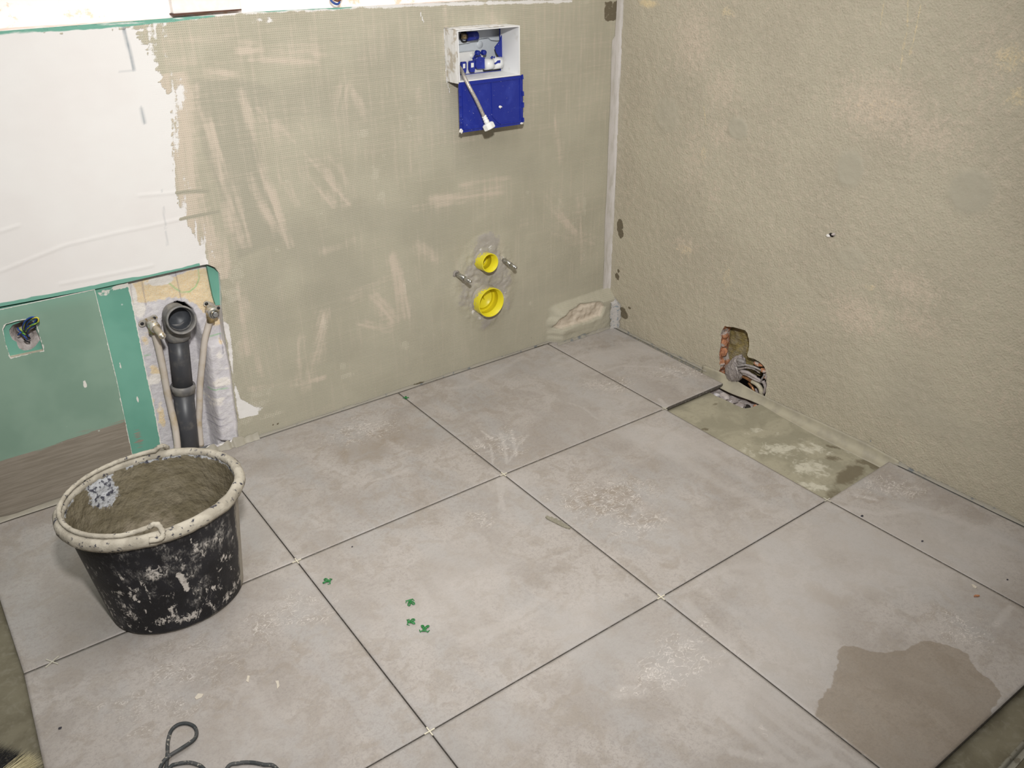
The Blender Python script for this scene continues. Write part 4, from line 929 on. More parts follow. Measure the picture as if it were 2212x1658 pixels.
# ---- pipe sleeves and studs for the toilet
def yellow_mat(name, seed):
    M = Mat(name, .4, 0, .5); a1, _, _ = M.attr('paint_a')
    M.color(M.mix(M.mask(a1, M.noise(130, 4), .12, 1.0), M.mix(M.ramp(M.noise(80, 3), .5, .8), (.80, .70, .028), (.70, .61, .04)), (.42, .385, .33)))
    return M.m
m_yel = yellow_mat('yellow_plastic_smeared', 1)
m_yel2 = plain('yellow_plastic', (.80, .70, .028), .4, c2=(.70, .64, .30), sc_=60, thr=(.66, .72), spec=.5)
def sleeve(x, z, r, L, label, ang=0, base=-.01, cap=-.0, smearb=.5):
    s_ = empty('pipe_sleeve', (x, 0, z), label, 'pipe sleeve', 'yellow pipe sleeves in the back wall')
    prof = [(r*1.02, -base), (r*1.02, L*.3), (r, L*.32), (r, L), (r-.0022, L), (r-.0022, .006), (r*.8, .006), (r*.8, .002), (0, .002)]
    d = Vector((0, -1, ang))
    prof = [(r*1.06, -.012), (r*1.05, .004), (r*1.01, .010)]+[(r, .01+(L-.01)*k/10) for k in range(1, 11)]
    o = lathe('sleeve_wall', prof, (x, 0, z), d, m_yel, s_, 48)
    me = o.data; ca = me.color_attributes.new('paint_a', 'FLOAT_COLOR', 'POINT')
    for i, vv in enumerate(me.vertices):
        h = -vv.co.y; up = (vv.co.z-z)/r; m = smearb+(.35 if h < .01 else 0)-(h/L)*.55+.28*max(0, up)
        ca.data[i].color = (max(0, min(1, m)), 0, 0, 1)
    lathe('sleeve_lining', [(r, L), (r-.0012, L+.0008), (r-.0026, L), (r-.0026, L*.45), (r-.004, L*.42), (r-.004, L*.36), (r-.0026, L*.33), (r-.0026, -.03)], (x, 0, z), d, m_yel2, s_, 48)
    lathe('end_cap', [(0, -.006), (r*.62, -.006), (r*.63, -.002), (r*.70, -.002), (r*.71, -.006), (r-.0025, -.006)], (x, 0, z), d, m_yel2, s_, 40)
    if r > .04: box('cap_bar', (x-.0015, -.004, z-.0), (x+.0015, .004, z+r-.004), m_yel2, s_)
    return s_
sleeve(-.5587, .3735, .0305, .053, 'smaller yellow pipe sleeve sticking out between the two steel studs', .06, smearb=.52)
sleeve(-.553, .2375, .0490, .045, 'larger yellow pipe sleeve below the small one', .0, smearb=.62)
m_zinc = plain('zinc_rod', (.55, .55, .53), .3, .85, c2=(.36, .34, .30), sc_=160, thr=(.4, .6))
def stud(b, t, label):
    x, _, z = BW(*b); tip = ray(t[0], t[1], 0, x); d = np.array([0, tip[1], tip[2]-z])
    s_ = empty('threaded_stud', (x, 0, z), label, 'stud', 'steel studs beside the yellow sleeves')
    L = np.linalg.norm(d); d = d/L; p = np.array([x, .006, z])
    v0 = p; tube('stud_sleeve', [p, p+d*L*.66], .0078, m_zinc, s_, 8, 1)
    tube('rod', [p+d*L*.6, p+d*L*.72, p+d*(L*.98)], .0062, m_zinc, s_, 12, 1)
    lump('rod_tip', p+d*L, (.0062, .0062, .0062), m_zinc, s_, 2, .05, 2)
    lump('mortar_collar', (x, -.001, z), (.013, .006, .012), plain('cement_dab', (.33, .30, .27), .9, bumpd=.002), s_, 5, .5, 2)
stud((1086,560), (1116,579), 'steel threaded stud right of the small yellow sleeve')
stud((985,591), (1018,609), 'steel threaded stud left of and below the small yellow sleeve')

# ---- grey drain pipe in the chase
m_pvc = plain('dark_grey_pipe', (.052, .054, .062), .42, c2=(.11, .105, .10), sc_=35, thr=(.5, .8), spec=.5)
m_pvc2 = plain('dusty_grey_pipe', (.15, .148, .15), .5, c2=(.26, .245, .225), sc_=50, thr=(.4, .75), spec=.4)
PY = .012
pa = BW(389, 775, PY); pb = BW(409, 968, PY); sl_ = (pb[0]-pa[0])/(pb[2]-pa[2])
def px_(z): return pa[0]+sl_*(z-pa[2])
dp = empty('drain_pipe', (px_(0), PY, 0), 'dark grey plastic drain pipe with an open elbow on top', 'drain pipe')
zc = BW(397, 847, PY-.025)[2]
tube('pipe', [(px_(-.015), PY, -.015), (px_(zc), PY, zc)], .0268, m_pvc, dp, 32, 1)
tube('pipe', [(px_(zc-.005), PY, zc-.005), (px_(.372), PY, .372)], .0262, m_pvc, dp, 32, 1)
lathe('collar', [(.0270, -.012), (.0300, -.012), (.0302, -.004), (.0325, -.002), (.0328, .008), (.0312, .0115), (.0265, .0115)], (px_(zc), PY, zc), (sl_, 0, 1), m_pvc2, dp, 40)
xe = px_(.38)
mouth = ray(391, 692, 0, xe-.002)
lathe('collar', [(.0262, -.012), (.0305, -.012), (.0315, -.004), (.0325, 0), (.0325, .010), (.031, .014)], (xe, PY, .372), (0, 0, 1), m_pvc2, dp, 40)
tube('elbow', [(xe, PY, .365), (xe, PY, .385), (xe, PY-.010, mouth[2]-.008), (xe, mouth[1]*.5+.004, mouth[2]-.004), (xe, mouth[1]+.012, mouth[2])], .0305, m_pvc2, dp, 32, 6, caps=False)
lathe('socket_mouth', [(.0306, .0), (.0335, .004), (.0345, .018), (.0368, .020), (.0372, .030), (.0355, .032), (.0330, .031), (.0318, .022), (.0318, .012), (.0285, .010), (.0285, -.01)], (xe, mouth[1]+.030, mouth[2]-.004), (0, -1, .14), m_pvc2, dp, 48)
lathe('bore', [(.0285, .010), (.0283, -.014), (.020, -.022), (0, -.024)], (xe, mouth[1]+.030, mouth[2]-.004), (0, -1, .14), plain('pipe_bore', (.07, .075, .085), .4), dp, 32)

# ---- water pipes with their taps
m_pex = plain('dusty_cream_pipe', (.56, .50, .44), .5, c2=(.45, .36, .24), sc_=25, thr=(.45, .75), spec=.4)
m_met = plain('dusty_metal', (.60, .57, .52), .4, .6, c2=(.45, .36, .22), sc_=120, thr=(.5, .62))
def oval_plate(name, a, b, r, y, par):
    A_, B__ = BW(*a, y), BW(*b, y); d = (B__-A_)/np.linalg.norm(B__-A_); n2 = np.array([-d[2], 0, d[0]]); P = []
    for k in range(9): t = -math.pi/2+math.pi*k/8; P.append(B__+d*r*math.cos(t)+n2*r*math.sin(t))
    for k in range(9): t = math.pi/2+math.pi*k/8; P.append(A_+d*r*math.cos(t)+n2*r*math.sin(t))
    o = prism(name, P, (0, .0025, 0), m_met, par)
    for q in (A_, B__):
        lathe('screw', [(0, .001), (.0035, .002), (.0048, .0), (.005, -.002)], q, (0, -1, 0), m_blk, o, 14)
    return o
wl = empty('water_pipe', BW(385, 972, .014), 'cream water pipe left of the drain pipe, ending in a plugged brass outlet', 'water pipe', 'water pipes in the chase')
tube('pipe', [BW(331,706,.010), BW(335,722,.008), BW(344,757,.006), BW(353,800,.006), BW(361,845,.008), BW(370,885,.010), BW(378,920,.000), BW(382,950,-.008), BW(384,975,-.012)], .0092, m_pex, wl, 14, 6, jitter=.06, seed=3)
oval_plate('mounting_plate', (307,699), (333,687), .0088, .020, wl)
xb = BW(327, 698, .01)[0]; b0 = np.array([xb, .022, BW(327, 698, .01)[2]])
tip = ray(352, 727, 0, xb); dd = (tip-b0)/np.linalg.norm(tip-b0); Lp = np.linalg.norm(tip-b0)
tube('outlet_body', [b0, b0+dd*Lp*.45], .0135, m_met, wl, 12, 1, jitter=.12)
tube('outlet_neck', [b0+dd*Lp*.18+np.array([0, 0, .004]), b0+dd*Lp*.18+np.array([-.002, 0, -.024])], .0115, m_brass, wl, 14, 1)
tube('plug', [b0+dd*Lp*.40, b0+dd*Lp*.55, b0+dd*Lp*.9, b0+dd*Lp*.96], .0088, plain('dusty_brown_plug', (.50, .42, .32), .8, bumpd=.001), wl, 12, 1)
lathe('plug_end', [(0, .006), (.003, .006), (.0035, .002), (.0085, 0)], b0+dd*Lp*.96, dd, m_met, wl, 14)
wr = empty('water_pipe', BW(424, 962, .014), 'cream water pipe right of the drain pipe, ending in a chrome plugged outlet', 'water pipe', 'water pipes in the chase')
tube('pipe', [BW(456,684,.012), BW(450,704,.010), BW(442,735,.010), BW(437,780,.010), BW(432,830,.012), BW(431,875,.012), BW(429,905,.014), BW(431,932,.014), BW(434,962,.012)], .0088, m_pex, wr, 14, 6, jitter=.06, seed=6)
oval_plate('mounting_plate', (446,656), (472,665), .0080, .016, wr)
xb = BW(456, 672, .01)[0]; b0 = np.array([xb, .02, BW(456, 672, .01)[2]])
tip = ray(466, 680, 0, xb); dd = (tip-b0)/np.linalg.norm(tip-b0); Lp = np.linalg.norm(tip-b0)
tube('outlet_body', [b0, b0+dd*Lp*.7], .0145, m_met, wr, 12, 1, jitter=.15, seed=2)
tube('outlet_neck', [b0+dd*Lp*.4+np.array([-.006, 0, .0]), b0+dd*Lp*.4+np.array([-.008, 0, -.026])], .0105, m_brass, wr, 14, 1)
m_chr = plain('dull_chrome', (.55, .56, .57), .3, .9)
lathe('plug', [(0, -.004), (.0115, -.004), (.0118, .003), (.0105, .005)], b0+dd*Lp*.75, dd, m_chr, wr, 20)
lathe('hex_head', [(.0075, .004), (.0075, .011), (.0065, .012), (0, .012)], b0+dd*Lp*.75, dd, m_chr, wr, 6, smooth=False)

# ---- wires in the socket cut-out
m_w = {'blue': plain('blue_wire', (.03, .08, .32), .4, var=.1), 'yellow': plain('yellow_green_wire', (.55, .50, .06), .4, c2=(.16, .40, .08), sc_=70, thr=(.45, .55)),
       'black': plain('black_wire', (.02, .02, .025), .4), 'cu': plain('copper_end', (.7, .45, .25), .3, .9)}
wb = empty('wire_bundle', BW(50, 715, .01), 'looped blue, yellow-green and black wires hanging from the socket cut-out', 'wires')
def wire(pts, col, y): tube('wire', [BW(u, v, y[i] if isinstance(y, (list, tuple)) else y) for i, (u, v) in enumerate(pts)], .0019, m_w[col], wb, 8, 6)
S = lambda x, y: (x/11.84, 660+y/11.84)
loop = [(640,720),(585,600),(590,500),(640,400),(740,320),(850,290),(920,330),(900,400),(820,480),(740,520),(680,560),(640,640)]
yy = [.035, .015, -.005, -.018, -.026, -.03, -.03, -.026, -.018, -.01, .0, .02]
for dx, dy, c_ in ((0, 0, 'blue'), (22, 20, 'yellow'), (45, 5, 'black'), (62, 38, 'blue')):
    wire([S(x+dx, y+dy) for x, y in loop], c_, [a+dy*.0002 for a in yy])
wire([S(*p) for p in ((620,700),(700,470),(820,330),(960,310),(985,390),(930,450),(800,500),(700,560))], 'yellow', [.03, .0, -.025, -.036, -.036, -.03, -.02, .01])
wire([S(*p) for p in ((700,600),(780,520),(900,480),(980,420),(990,350),(960,310))], 'black', [.02, -.005, -.022, -.03, -.032, -.034])
for pts, c_ in ((((450,565),(480,620),(550,680),(640,740)), 'blue'), (((460,750),(510,700),(570,660)), 'blue'), (((500,570),(540,620),(590,680)), 'yellow'), (((560,720),(640,800),(700,865)), 'blue'),
                (((560,700),(620,720),(680,770)), 'yellow'), (((600,640),(680,760),(770,835)), 'black'), (((620,860),(680,910),(760,930)), 'black'), (((700,740),(740,790)), 'blue')):
    wire([S(*p) for p in pts], c_, [.008, .0, .006, .012][:len(pts)])

# ---- pipe fitting wrapped in film, in the hole of the right wall
wf = empty('wrapped_fitting', RW(1590, 800, .01), 'pipe fitting wrapped in dusty clear film inside the broken hole', 'pipe fitting')
M = Mat('dusty_clear_film', .3, 0, .6); nz = M.noise(60, 4, dist=2)
M.color(M.mix(M.ramp(nz, .35, .65), (.36, .32, .30), (.23, .20, .195))); M.bump(nz, .004); m_film = M.m
c = RW(1590, 795, .004)
from mathutils import noise as mnoise
bm = bmesh.new(); bmesh.ops.create_icosphere(bm, subdivisions=5, radius=1)
for vv in bm.verts:
    d = vv.co.copy(); r_ = 1+.10*mnoise.fractal(d*2.2, 1, 2, 4)+.07*abs(mnoise.noise(Vector((d.x*5, d.y*5, d.z*1.6))))
    wz = 1-.36*max(0, d.z)+.12*max(0, -d.z)
    vv.co = Vector((d.x*.021*r_, d.y*.034*r_*wz, d.z*.052*r_))
    vv.co.y += -.22*vv.co.z; vv.co += Vector(c)
me = bpy.data.meshes.new('film_wrap'); bm.to_mesh(me); bm.free(); link('film_wrap', me, m_film, wf, True)
m_film2 = plain('shiny_film', (.24, .22, .215), .35, c2=(.32, .30, .29), sc_=90, spec=.6, thr=(.5, .7))
lump('film_highlight_fold', RW(1600, 780, -.012), (.008, .016, .009), m_film2, wf, 4, .5, 3)
for i, (P, r_, m) in enumerate(((((1593,790,-.016),(1610,788,-.014),(1630,793,-.006),(1645,800,.004)), .0045, m_film2), (((1596,797,-.018),(1612,794,-.014),(1628,797,-.004),(1642,806,.006)), .0030, m_film),
    (((1600,800,-.012),(1618,806,-.008),(1634,816,.0),(1646,824,.006)), .0065, m_lilac), (((1604,804,-.010),(1625,816,-.004),(1645,826,.004)), .005, m_lilac), (((1590,792,-.018),(1594,806,-.020),(1592,822,-.016)), .004, m_film), (((1575,790,-.012),(1577,806,-.016),(1582,822,-.012)), .003, m_film),
    (((1652,808,-.004),(1646,818,-.004),(1642,826,-.002)), .003, m_film2), (((1648,822,.006),(1653,835,.008),(1650,850,.010)), .006, m_lilac))):
    tube('film_fold', [RW(u, v, x) for u, v, x in P], r_, m, wf, 8, 6, jitter=.5, seed=i, rfun=lambda t: 1.1-.5*t)
m_cop = plain('copper_pipe', (.40, .20, .09), .4, .6, c2=(.25, .13, .07), sc_=60)
tube('copper_pipe', [RW(1598,809,.006), RW(1612,815,.004), RW(1627,825,.006)], .0062, m_cop, wf, 14, 5)
tube('cream_bend', [RW(1625,823,.005), RW(1635,829,.004), RW(1643,839,.008), RW(1645,854,.012), RW(1644,870,.014)], .0075, plain('cream_pipe', (.55, .50, .38), .5), wf, 14, 6)
tube('copper_pipe', [RW(1618,826,.02), RW(1626,838,.018), RW(1630,852,.018)], .0055, m_cop, wf, 12, 4)
tube('dark_pipe', [RW(1606,808,.03), RW(1628,818,.034), RW(1650,830,.04)], .012, m_blk, wf, 12, 4)
tube('dark_pipe', [RW(1632,838,.03), RW(1634,850,.03), RW(1634,862,.028)], .008, m_lilac, wf, 12, 4)

# ---- mortar bucket
m_crust = None
M = Mat('bucket_black_plastic', .5, 0, .35); a1, a2, a3 = M.attr('paint_a')
n1 = M.noise(45, 6, (1, 1, .45), rough=.7); n2 = M.noise(120, 5, (1, 1, .6), dist=1.5); n3 = M.noise(14, 4); n4 = M.noise(220, 4, (1, 1, .25))
smk = M.math('MULTIPLY', M.ramp(M.math('ADD', n1, M.math('MULTIPLY', M.math('SUBTRACT', n3, .5), .9)), .53, .74), M.ramp(n2, .36, .56))
base = M.mix(M.ramp(n3, .4, .6), (.006, .006, .008), (.014, .014, .018))
base = M.mix(M.math('MULTIPLY', M.ramp(n4, .60, .78), .22), base, (.20, .20, .21))
base = M.mix(M.math('MULTIPLY', smk, .75), base, (.36, .34, .32))
base = M.mix(M.mask(a1, M.mix(.5, n2, n1), .12, 2.2), base, (.55, .51, .47))
base = M.mix(M.mask(a2, n1, .15, .8), base, (.38, .345, .29))
M.color(base); M.bump(M.math('ADD', n2, M.math('MULTIPLY', smk, 2)), .0009); m_bk = M.m
M = Mat('dried_mortar_rim', .85, 0, .2); n1 = M.noise(90, 5); n2 = M.noise(30, 4)
M.color(M.mix(M.ramp(n1, .58, .68), M.mix(M.ramp(n2, .4, .6), (.47, .43, .355), (.36, .325, .265)), (.05, .05, .065))); M.bump(n1, .002); m_rim = M.m
M = Mat('wet_mortar_lining', .85, 0, .25); a1, a2, a3 = M.attr('paint_a'); n1 = M.noise(90, 5); n2 = M.noise(22, 5, (1, 1, 1.6)); n3 = M.noise(160, 4)
base = M.mix(M.ramp(n2, .4, .62), (.175, .148, .095), (.215, .185, .128)); base = M.mix(M.math('MULTIPLY', M.ramp(n1, .5, .7), .5), base, (.13, .11, .072))
base = M.mix(M.mask(a2, n2, .2, 1.2), base, (.30, .255, .185)); base = M.mix(M.math('MULTIPLY', a3, .8), base, (.20, .18, .16))
base = M.mix(M.mask(a1, n3, .1, .9), base, M.mix(M.ramp(n1, .5, .62), (.50, .51, .53), (.07, .07, .09))); M.color(base); M.bump(M.math('ADD', n1, n2), .004); m_lin = M.m
BC = np.array([-1.758, -.558]); HB = .283
bk = empty('mortar_bucket', (BC[0], BC[1], 0), 'black mortar bucket crusted with dried mortar, standing on the tiles at left', 'bucket')
SQ = 0.0
def ov(r, a, k=.075):        # slightly oval
    return r*(1+k*math.cos(2*(a-SQ)))
def shell(name, prof, mat, n=160, close=False, attr=None, wob=0, seed=0):
    v = []; f = []; m = len(prof); at = []
    for i, (r, z) in enumerate(prof):
        for k in range(n):
            a = 2*math.pi*k/n; kk = .075
            rr = ov(r, a, kk)+(wob*(float(fbm(np.array([a*9.]), np.array([z*60.]), seed, 3)[0])-.5) if wob else 0)
            v.append((BC[0]+.006*(1-z/HB)+rr*math.cos(a), BC[1]+.014*(1-z/HB)+rr*math.sin(a), z)); at.append((a, z))
    for i in range(m if close else m-1):
        j = (i+1) % m
        for k in range(n): f.append([i*n+k, i*n+(k+1) % n, j*n+(k+1) % n, j*n+k])
    o = pydata(name, v, f, mat, bk, True)
    if attr:
        A_ = np.array(at); ch = attr(A_[:, 0], A_[:, 1]); ca = o.data.color_attributes.new('paint_a', 'FLOAT_COLOR', 'POINT')
        a4 = np.zeros((len(v), 4), np.float32)
        for i, c_ in enumerate(ch): a4[:, i] = c_
        ca.data.foreach_set('color', a4.ravel())
    return o
rb, rt = .131, .1585
aim = math.atan2(CAM[1]-BC[1], CAM[0]-BC[0])     # side towards the camera
def wr_(a): return (a-aim+math.pi) % (2*math.pi)-math.pi
def body_attr(A_, Z):
    t = wr_(A_)*.15; spl = np.zeros_like(A_); r_ = np.random.default_rng(11)
    for P, wd in (([(.010,.150),(.016,.128),(.020,.105)],.012),([(.118,.132),(.128,.128)],.007),([(.100,.112),(.108,.108)],.006),([(.052,.22),(.055,.19)],.005),([(-.10,.13),(-.085,.10)],.006),([(.075,.075),(.085,.078)],.007)):
        spl = np.maximum(spl, .8*stroke(t, Z, np.array(P)*[1, 1.1], wd*.4, wd*.7))
    for _ in range(110):
        t0, z0 = r_.uniform(-.2, .2), r_.uniform(.01, .21); an = r_.normal(1.9, .6); L_ = r_.uniform(.006, .03)
        spl = np.maximum(spl, r_.uniform(.35, .52)*stroke(t, Z, np.array([(t0, z0), (t0+math.cos(an)*L_, z0+math.sin(an)*L_)]), r_.uniform(.002, .007), .006))
    for t0, z0, rx, rz, s in ((.0,.035,.04,.018,.62),(-.05,.045,.04,.02,.55),(.12,.03,.05,.02,.5),(-.03,.19,.03,.02,.55),(-.12,.08,.03,.06,.45),(.07,.19,.02,.02,.5)): spl = np.maximum(spl, s*blob(t, Z, (t0, z0), rx, rz))
    dirt = np.maximum(.85*np.clip(1-Z/.014, 0, 1), .95*np.clip((t-.155)/.05, 0, 1)); dirt = np.maximum(dirt, .42*np.clip((Z-.262)/.015, 0, 1))
    return spl, dirt
prof = [(0, .0015), (rb*.6, .0015), (rb-.010, .001), (rb-.004, .004), (rb, .010)]+[(rb+(rt-rb)*k/40, .010+(HB-.010)*k/40) for k in range(1, 41)]
shell('bucket_wall', prof, m_bk, attr=body_attr)
def lin_attr(A_, Z):
    t = (A_-aim) % (2*math.pi)
    c0 = np.abs(((A_-math.atan2(.135, -.085)+math.pi) % (2*math.pi))-math.pi)
    pat = np.clip(1.25*np.exp(-((c0/(.26+.2*(fbm(A_*7, Z*30, 3)-.5)))**2+(np.minimum(0, Z-.250)/(.040+.03*(fbm(A_*14, Z*20, 6)-.5)))**2)**2), 0, 1)*.8
    pat = np.maximum(pat, .75*np.clip((Z-(HB-.012))/.01, 0, 1)*(vnoise(A_*6, Z*40, 4) > .35))
    pal = .75*np.clip((.20-Z)/.08, 0, 1)*fbm(A_*4, Z*20, 5)*1.6
    return np.clip(pat, 0, 1), np.clip(pal, 0, 1), np.clip((.03-Z)/.015, 0, 1)
inn = [(rt-.005-(rt-rb)*k/40, HB-(HB-.022)*k/40) for k in range(0, 41)]+[(rb-.016, .016), (rb*.6, .014), (0, .014)]
o = shell('mortar_lining', inn, m_lin, attr=lin_attr, wob=.006, seed=5); o['label'] = 'damp mortar coating the inside'
rim = [(rt-.004, HB-.004), (rt-.005, HB+.004), (rt-.002, HB+.010), (rt+.004, HB+.0125), (rt+.011, HB+.010), (rt+.0155, HB+.003), (rt+.0155, HB-.007), (rt+.011, HB-.015), (rt+.005, HB-.016), (rt+.000, HB-.010)]
shell('rim', rim, m_rim, close=True, wob=.005, seed=9)
# wire handle lying down on the left half of the rim
aF = FL(327, 1168, HB+.01)[:2]; aB = FL(341, 968, HB+.01)[:2]
ang0 = math.atan2(aF[1]-BC[1], aF[0]-BC[0]); ang1 = math.atan2(aB[1]-BC[1], aB[0]-BC[0])
if ang0 < 0: ang0 += 2*math.pi
if ang1 < 0: ang1 += 2*math.pi
hpnts = []
for k in range(0, 29):
    t = k/28; a = ang0*(1-t)+ang1*t; r_ = ov(rt+.001, a)
    edge = min(1, min(t, 1-t)*10)
    hpnts.append((BC[0]+(r_-.006*(1-edge))*math.cos(a), BC[1]+(r_-.006*(1-edge))*math.sin(a), HB+.0165+.004*(1-edge)))
tube('handle', hpnts, .0048, m_rim, bk, 10, 3, jitter=.25, seed=4)
for (a, s) in ((ang0, 1), (ang1, -1)):
    c_ = lambda da, dr, dz: (BC[0]+(ov(rt, a)+dr)*math.cos(a+da), BC[1]+(ov(rt, a)+dr)*math.sin(a+da), HB+dz)
    tube('handle_hook', [c_(-.02*s, -.004, .020), c_(.05*s, -.002, .026), c_(.11*s, .004, .024), c_(.13*s, .014, .012), c_(.08*s, .019, .004), c_(-.03*s, .018, .006)], .0052, m_rim, bk, 10, 5, jitter=.4, seed=8)

# ---- tile spacers
m_sp = plain('cream_spacer_plastic', (.74, .69, .55), .5, var=.05)
m_sp2 = plain('dusty_spacer_plastic', (.56, .53, .44), .6, var=.05)
def spacer(p, ang, label, z=-.0006, arm=.011, m=m_sp, tiltv=0):
    h = .0011; P = []
    for k in range(4):
        a = math.pi/2*k; d = np.array([math.cos(a), math.sin(a)]); n2 = np.array([-d[1], d[0]])
        P += [d*arm-n2*h, d*arm+n2*h, d*h+n2*h]
    c_, s_ = math.cos(ang), math.sin(ang)
    o = prism('tile_spacer', [(p[0]+q[0]*c_-q[1]*s_, p[1]+q[0]*s_+q[1]*c_, z+tiltv*q[0]) for q in P], (0, 0, .0022 if z > 0 else .0016), m, None)
    return tag(o, label, 'tile spacer', 'cream cross-shaped tile spacers')
spacer(A, 0, 'cream cross spacer in the middle joint, nearest under the larger yellow sleeve')
spacer(B_, 0, 'bright cream cross spacer in the joint right of the green clips')
spacer(C_, 0, 'bright cream cross spacer in the joint crossing nearest the camera')
spacer(D_, 0, 'cream cross spacer in the joint just right of the bucket')
spacer(E_, 0, 'cream cross spacer at the front corner of the bare screed patch', m=m_sp2)
spacer(F_, 0, 'dusty cross spacer at the left corner of the bare screed patch', m=m_sp2)
spacer(FL(113, 1430), .55, 'loose cream cross spacer lying skewed on the joint left of the bucket', .0004, .0165, m_sp2)

# ---- green tile clips
m_gr = plain('green_plastic', (.022, .175, .045), .4, c2=(.05, .26, .09), sc_=150, thr=(.5, .62), spec=.5)
def clip(u, v, ang, label, s=1.0):
    p = FL(u, v); c_, q_ = math.cos(ang), math.sin(ang)
    T = lambda x, y, z: (p[0]+s*(x*c_-y*q_), p[1]+s*(x*q_+y*c_), s*z+.0001)
    e = empty('plastic_clip', (p[0], p[1], 0), label, 'tile clip', 'green plastic clips on the tiles')
    prism('clip_plate', [T(x, y, .002) for x, y in ((-.0030,-.0045),(.0030,-.0045),(.0042,.002),(.0022,.006),(-.0022,.006),(-.0042,.002))], (0, 0, .0016*s), m_gr, e)
    tube('clip_bar', [T(-.0075, -.0062, .0012), T(-.006, -.0045, .0022), T(0, -.0042, .003), T(.006, -.0045, .0022), T(.0075, -.0062, .0012)], .0013*s, m_gr, e, 6, 3)
    for sx in (-1, 1):
        tube('clip_wing', [T(.0008*sx, .002, .003), T(.0052*sx, .0050, .004), T(.0072*sx, .0098, .0022), T(.0045*sx, .0112, .0014), T(.0018*sx, .0068, .0022), T(.0008*sx, .002, .0028)], .0015*s, m_gr, e, 6, 4)
        tube('clip_hook', [T(.006*sx, -.0045, .002), T(.0085*sx, -.003, .0012), T(.0095*sx, .0, .0011)], .0009*s, m_gr, e, 6, 3)
    return e
clip(878, 860, .3, 'green plastic clip on the joint by the back wall', .85)
clip(710, 1256, .9, 'green plastic clip apart from the others, nearest the bucket')
clip(886, 1300, 2.9, 'green plastic clip farthest back in the row of three on one tile')
clip(885, 1344, 4.2, 'green plastic clip in the middle of the row of three on one tile', .95)
clip(917, 1361, 5.6, 'green plastic clip nearest the camera in the row of three on one tile', 1.1)

# ---- crumbs and scraps on the tiles
m_sl = plain('dry_adhesive', (.27, .25, .195), .9, c2=(.42, .39, .31), sc_=420, thr=(.55, .65), bumpd=.002)
sp_ = [(1178,1118),(1182,1115),(1188,1118.5),(1192,1117.5),(1197,1121.5),(1202,1121),(1207,1126),(1212,1126.5),(1217,1132),(1222,1133),(1227,1138),(1232,1140),(1231,1143.5),(1224,1142),(1214,1138),(1203,1132.5),(1192,1127),(1182,1122)]
o = prism('adhesive_sliver', [(*FL(u, v)[:2], .0004) for u, v in sp_], (0, 0, .0035), m_sl)
tag(o, 'notched grey sliver of dried tile adhesive beside the middle joint', 'debris')
o = prism('brick_chip', [(*FL(u, v)[:2], .0004) for u, v in ((2103,1288),(2106,1286),(2114,1286.5),(2116,1288),(2111,1289.5),(2104,1289.5))], (0, 0, .003), m_brick)
tag(o, 'small orange brick chip on the tile near the right edge', 'debris')
m_flk = plain('pale_flake', (.62, .56, .47), .9, var=.05)
for pts, lb in (([(532,1471),(535,1459),(540,1460),(537,1474)], 'pale plaster flake lying alone, between bucket and nearest crossing, farther left'), ([(595,1471),(602,1470),(604,1482),(599,1488),(598,1478)], 'pale plaster flake lying right of the similar one, front of the bucket'),
                ([(421,1507),(428,1498),(440,1499),(436,1506),(424,1511)], 'oval cream plaster flake on the tile in front of the bucket'), ([(2098,1263),(2102,1262),(2110,1268),(2108,1271),(2103,1269)], 'tiny cream flake beside the joint near the right edge')):
    tag(prism('plaster_flake', [(*FL(u, v)[:2], .0003) for u, v in pts], (0, 0, .0012), m_flk), lb, 'debris', 'plaster flakes on the tiles')
m_crumb = plain('dark_crumb', (.06, .058, .07), .8)
for u, v, r_, lb in ((1862,1115,.0035,'dark crumb just right of the bare screed corner'),(1992,1169,.003,'dark crumb in the middle of the tile along the right wall'),(2176,1252,.0022,'dark crumb near the right edge of the picture by the joint'),(130,1573,.003,'dark crumb on the tile at lower left'),(761,1181,.002,'dark crumb at the back of the tile with the green clips')):
    p = FL(u, v); tag(lump('crumb', (p[0], p[1], r_*.55), (r_, r_*.8, r_*.6), m_crumb, None, int(u), .5, 2, smooth=False), lb, 'debris', 'dark crumbs on the tiles')

# ---- power cable
Z8 = lambda x, y: (300+x/6.506, 1540+y/6.506)
cp = [(520,1790),(472,1720)]+[Z8(*p) for p in ((1240,768),(1400,700),(1580,690),(1750,720),(1930,768))]+[(628,1720),(560,1810),(420,1850),(322,1730)]
cp += [Z8(*p) for p in ((300,768),(400,620),(600,490),(770,370),(812,270),(770,180),(660,140),(540,165),(450,250),(408,400),(402,560),(392,680),(382,768))]
cp += [(344,1720),(380,1790),(470,1790),(490,1730),(462,1685)]+[Z8(*p) for p in ((900,768),(830,722),(700,690),(520,715),(430,768))]+[(330,1705),(250,1770)]
cz = [.0036]*len(cp)
for i in (12, 13): cz[i] = .0095
cz[11] = .006; cz[14] = .006
M = Mat('dusty_black_cable', .6, 0, .3); nz = M.noise(150, 4, (1, 1, 1)); n2 = M.noise(50, 3)
M.color(M.mix(M.math('MULTIPLY', M.ramp(nz, .55, .66), M.ramp(n2, .4, .55)), M.mix(M.ramp(n2, .35, .65), (.045, .05, .052), (.085, .085, .085)), (.42, .39, .33)))
o = tube('power_cable', [FL(u, v, z) for (u, v), z in zip(cp, cz)], .0034, M.m, None, 12, 7)
tag(o, 'dusty black power cable looping over the tiles at the bottom left', 'cable')

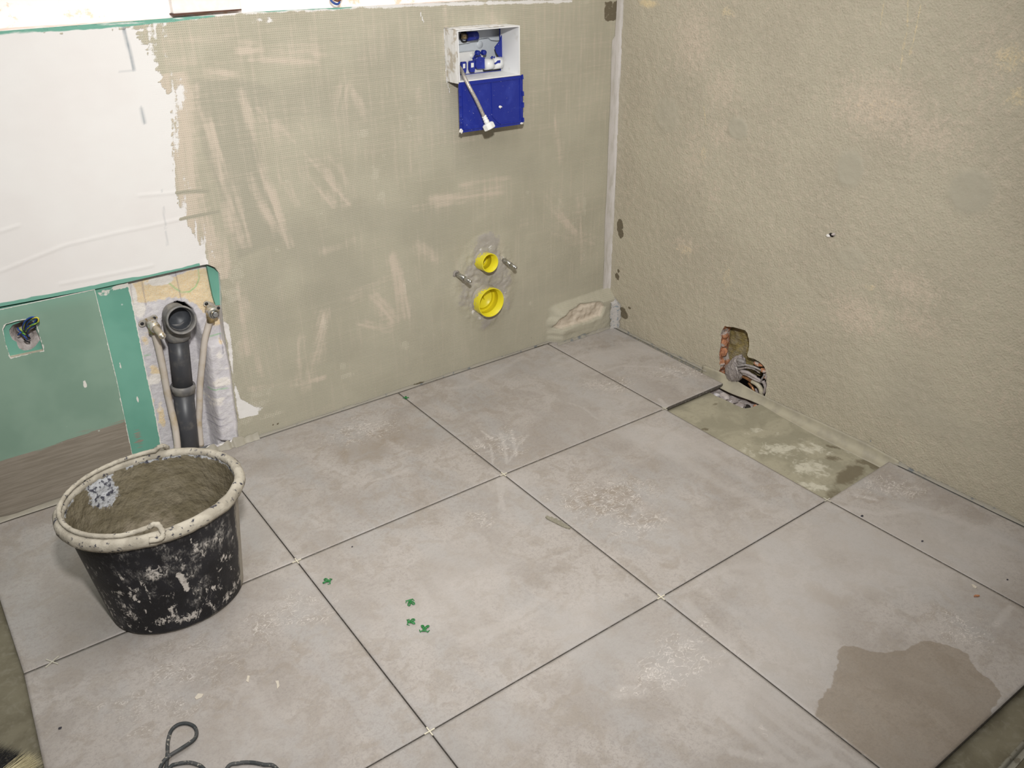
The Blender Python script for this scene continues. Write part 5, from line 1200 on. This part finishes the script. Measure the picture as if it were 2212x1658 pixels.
# ---- hand brush at the lower left corner
m_bw = plain('brush_wood', (.30, .20, .10), .7)
br0 = FL(-40, 1700, ZS)
hb_ = empty('hand_brush', (br0[0], br0[1], ZS), 'hand brush with black and cream bristles in the lower left corner', 'brush')
d_ = FL(110, 1662, ZS)-FL(0, 1622, ZS); d_ /= np.linalg.norm(d_); n_d = np.array([-d_[1], d_[0], 0])
cB = FL(52, 1650, ZS)
blk = box('brush_block', (-.12, -.022, -.010), (.12, .022, .012), m_bw, None, .004)
blk.parent = hb_; blk.location = Vector(cB-n_d*.10-d_*.085+np.array([0, 0, .028]))-hb_.location; blk.rotation_euler = (0, 0, math.atan2(d_[1], d_[0]))
def bristles(name, s0, s1, N, mat, seed):
    r_ = np.random.default_rng(seed); v = []; f = []
    for i in range(N):
        s_ = r_.uniform(s0, s1); base = cB-n_d*.085+d_*s_*.8+np.array([0, 0, .028+r_.uniform(-.008, .008)])
        tip = cB+n_d*(r_.uniform(-.012, .016))+d_*(s_*1.12+r_.normal(0, .008))+np.array([0, 0, r_.uniform(.002, .03)])
        a = np.array([0, 0, .0006]); b = d_*.0006; k = len(v)
        mid = (base+tip)/2+np.array([0, 0, .006])
        v += [base+a, base+b, base-a-b, mid+a, mid+b, mid-a-b, tip]
        for q in (0, 3):
            for e in range(3):
                if q == 0: f.append([k+e, k+(e+1) % 3, k+3+(e+1) % 3, k+3+e])
                else: f.append([k+3+e, k+3+(e+1) % 3, k+6])
    return tag(pydata(name, v, f, mat, hb_), None, None, None, 'stuff')
o = bristles('black_bristles', -.20, .010, 3600, m_blk, 1); o['label'] = 'black bristles'
o = bristles('cream_bristles', .008, .030, 600, plain('cream_bristle', (.62, .55, .34), .7), 2); o['label'] = 'cream bristles'

# ---- metal edge profile on the screed, lower right corner
m_al = plain('dull_aluminium', (.50, .49, .43), .4, .6, c2=(.30, .28, .23), sc_=60)
q0 = FL(2160, 1664, ZS); q1 = FL(2214, 1604, ZS); dq = (q1-q0)/np.linalg.norm(q1-q0); nq = np.array([dq[1], -dq[0], 0])
ep = empty('edge_profile', q0, 'dull metal edge profile lying on the screed in the lower right corner', 'metal strip')
prism('profile_flange', [q0-dq*.35, q1+dq*.1, q1+dq*.1+nq*.014, q0-dq*.35+nq*.014], (0, 0, .0015), m_al, ep)
tube('profile_edge', [q0-dq*.35+np.array([0, 0, .005]), q1+dq*.1+np.array([0, 0, .005])], .0042, m_al, ep, 10, 1)

# ---- blue cable loop over the ledge
lp = empty('cable_loop', BW(725, 4, .05), 'small loop of blue and brown cable hanging at the top edge of the wall', 'cable')
tube('blue_wire', [BW(716,-14,.06), BW(714,-2,.05), BW(720,6,.045), BW(728,9,.045), BW(733,5,.05), BW(734,-10,.06)], .0028, m_w['blue'], lp, 8, 6)
tube('brown_wire', [BW(720,-14,.062), BW(722,-2,.055), BW(730,2,.05), BW(737,-3,.055), BW(740,-14,.06)], .0028, plain('brown_wire', (.16, .06, .03), .5), lp, 8, 6)
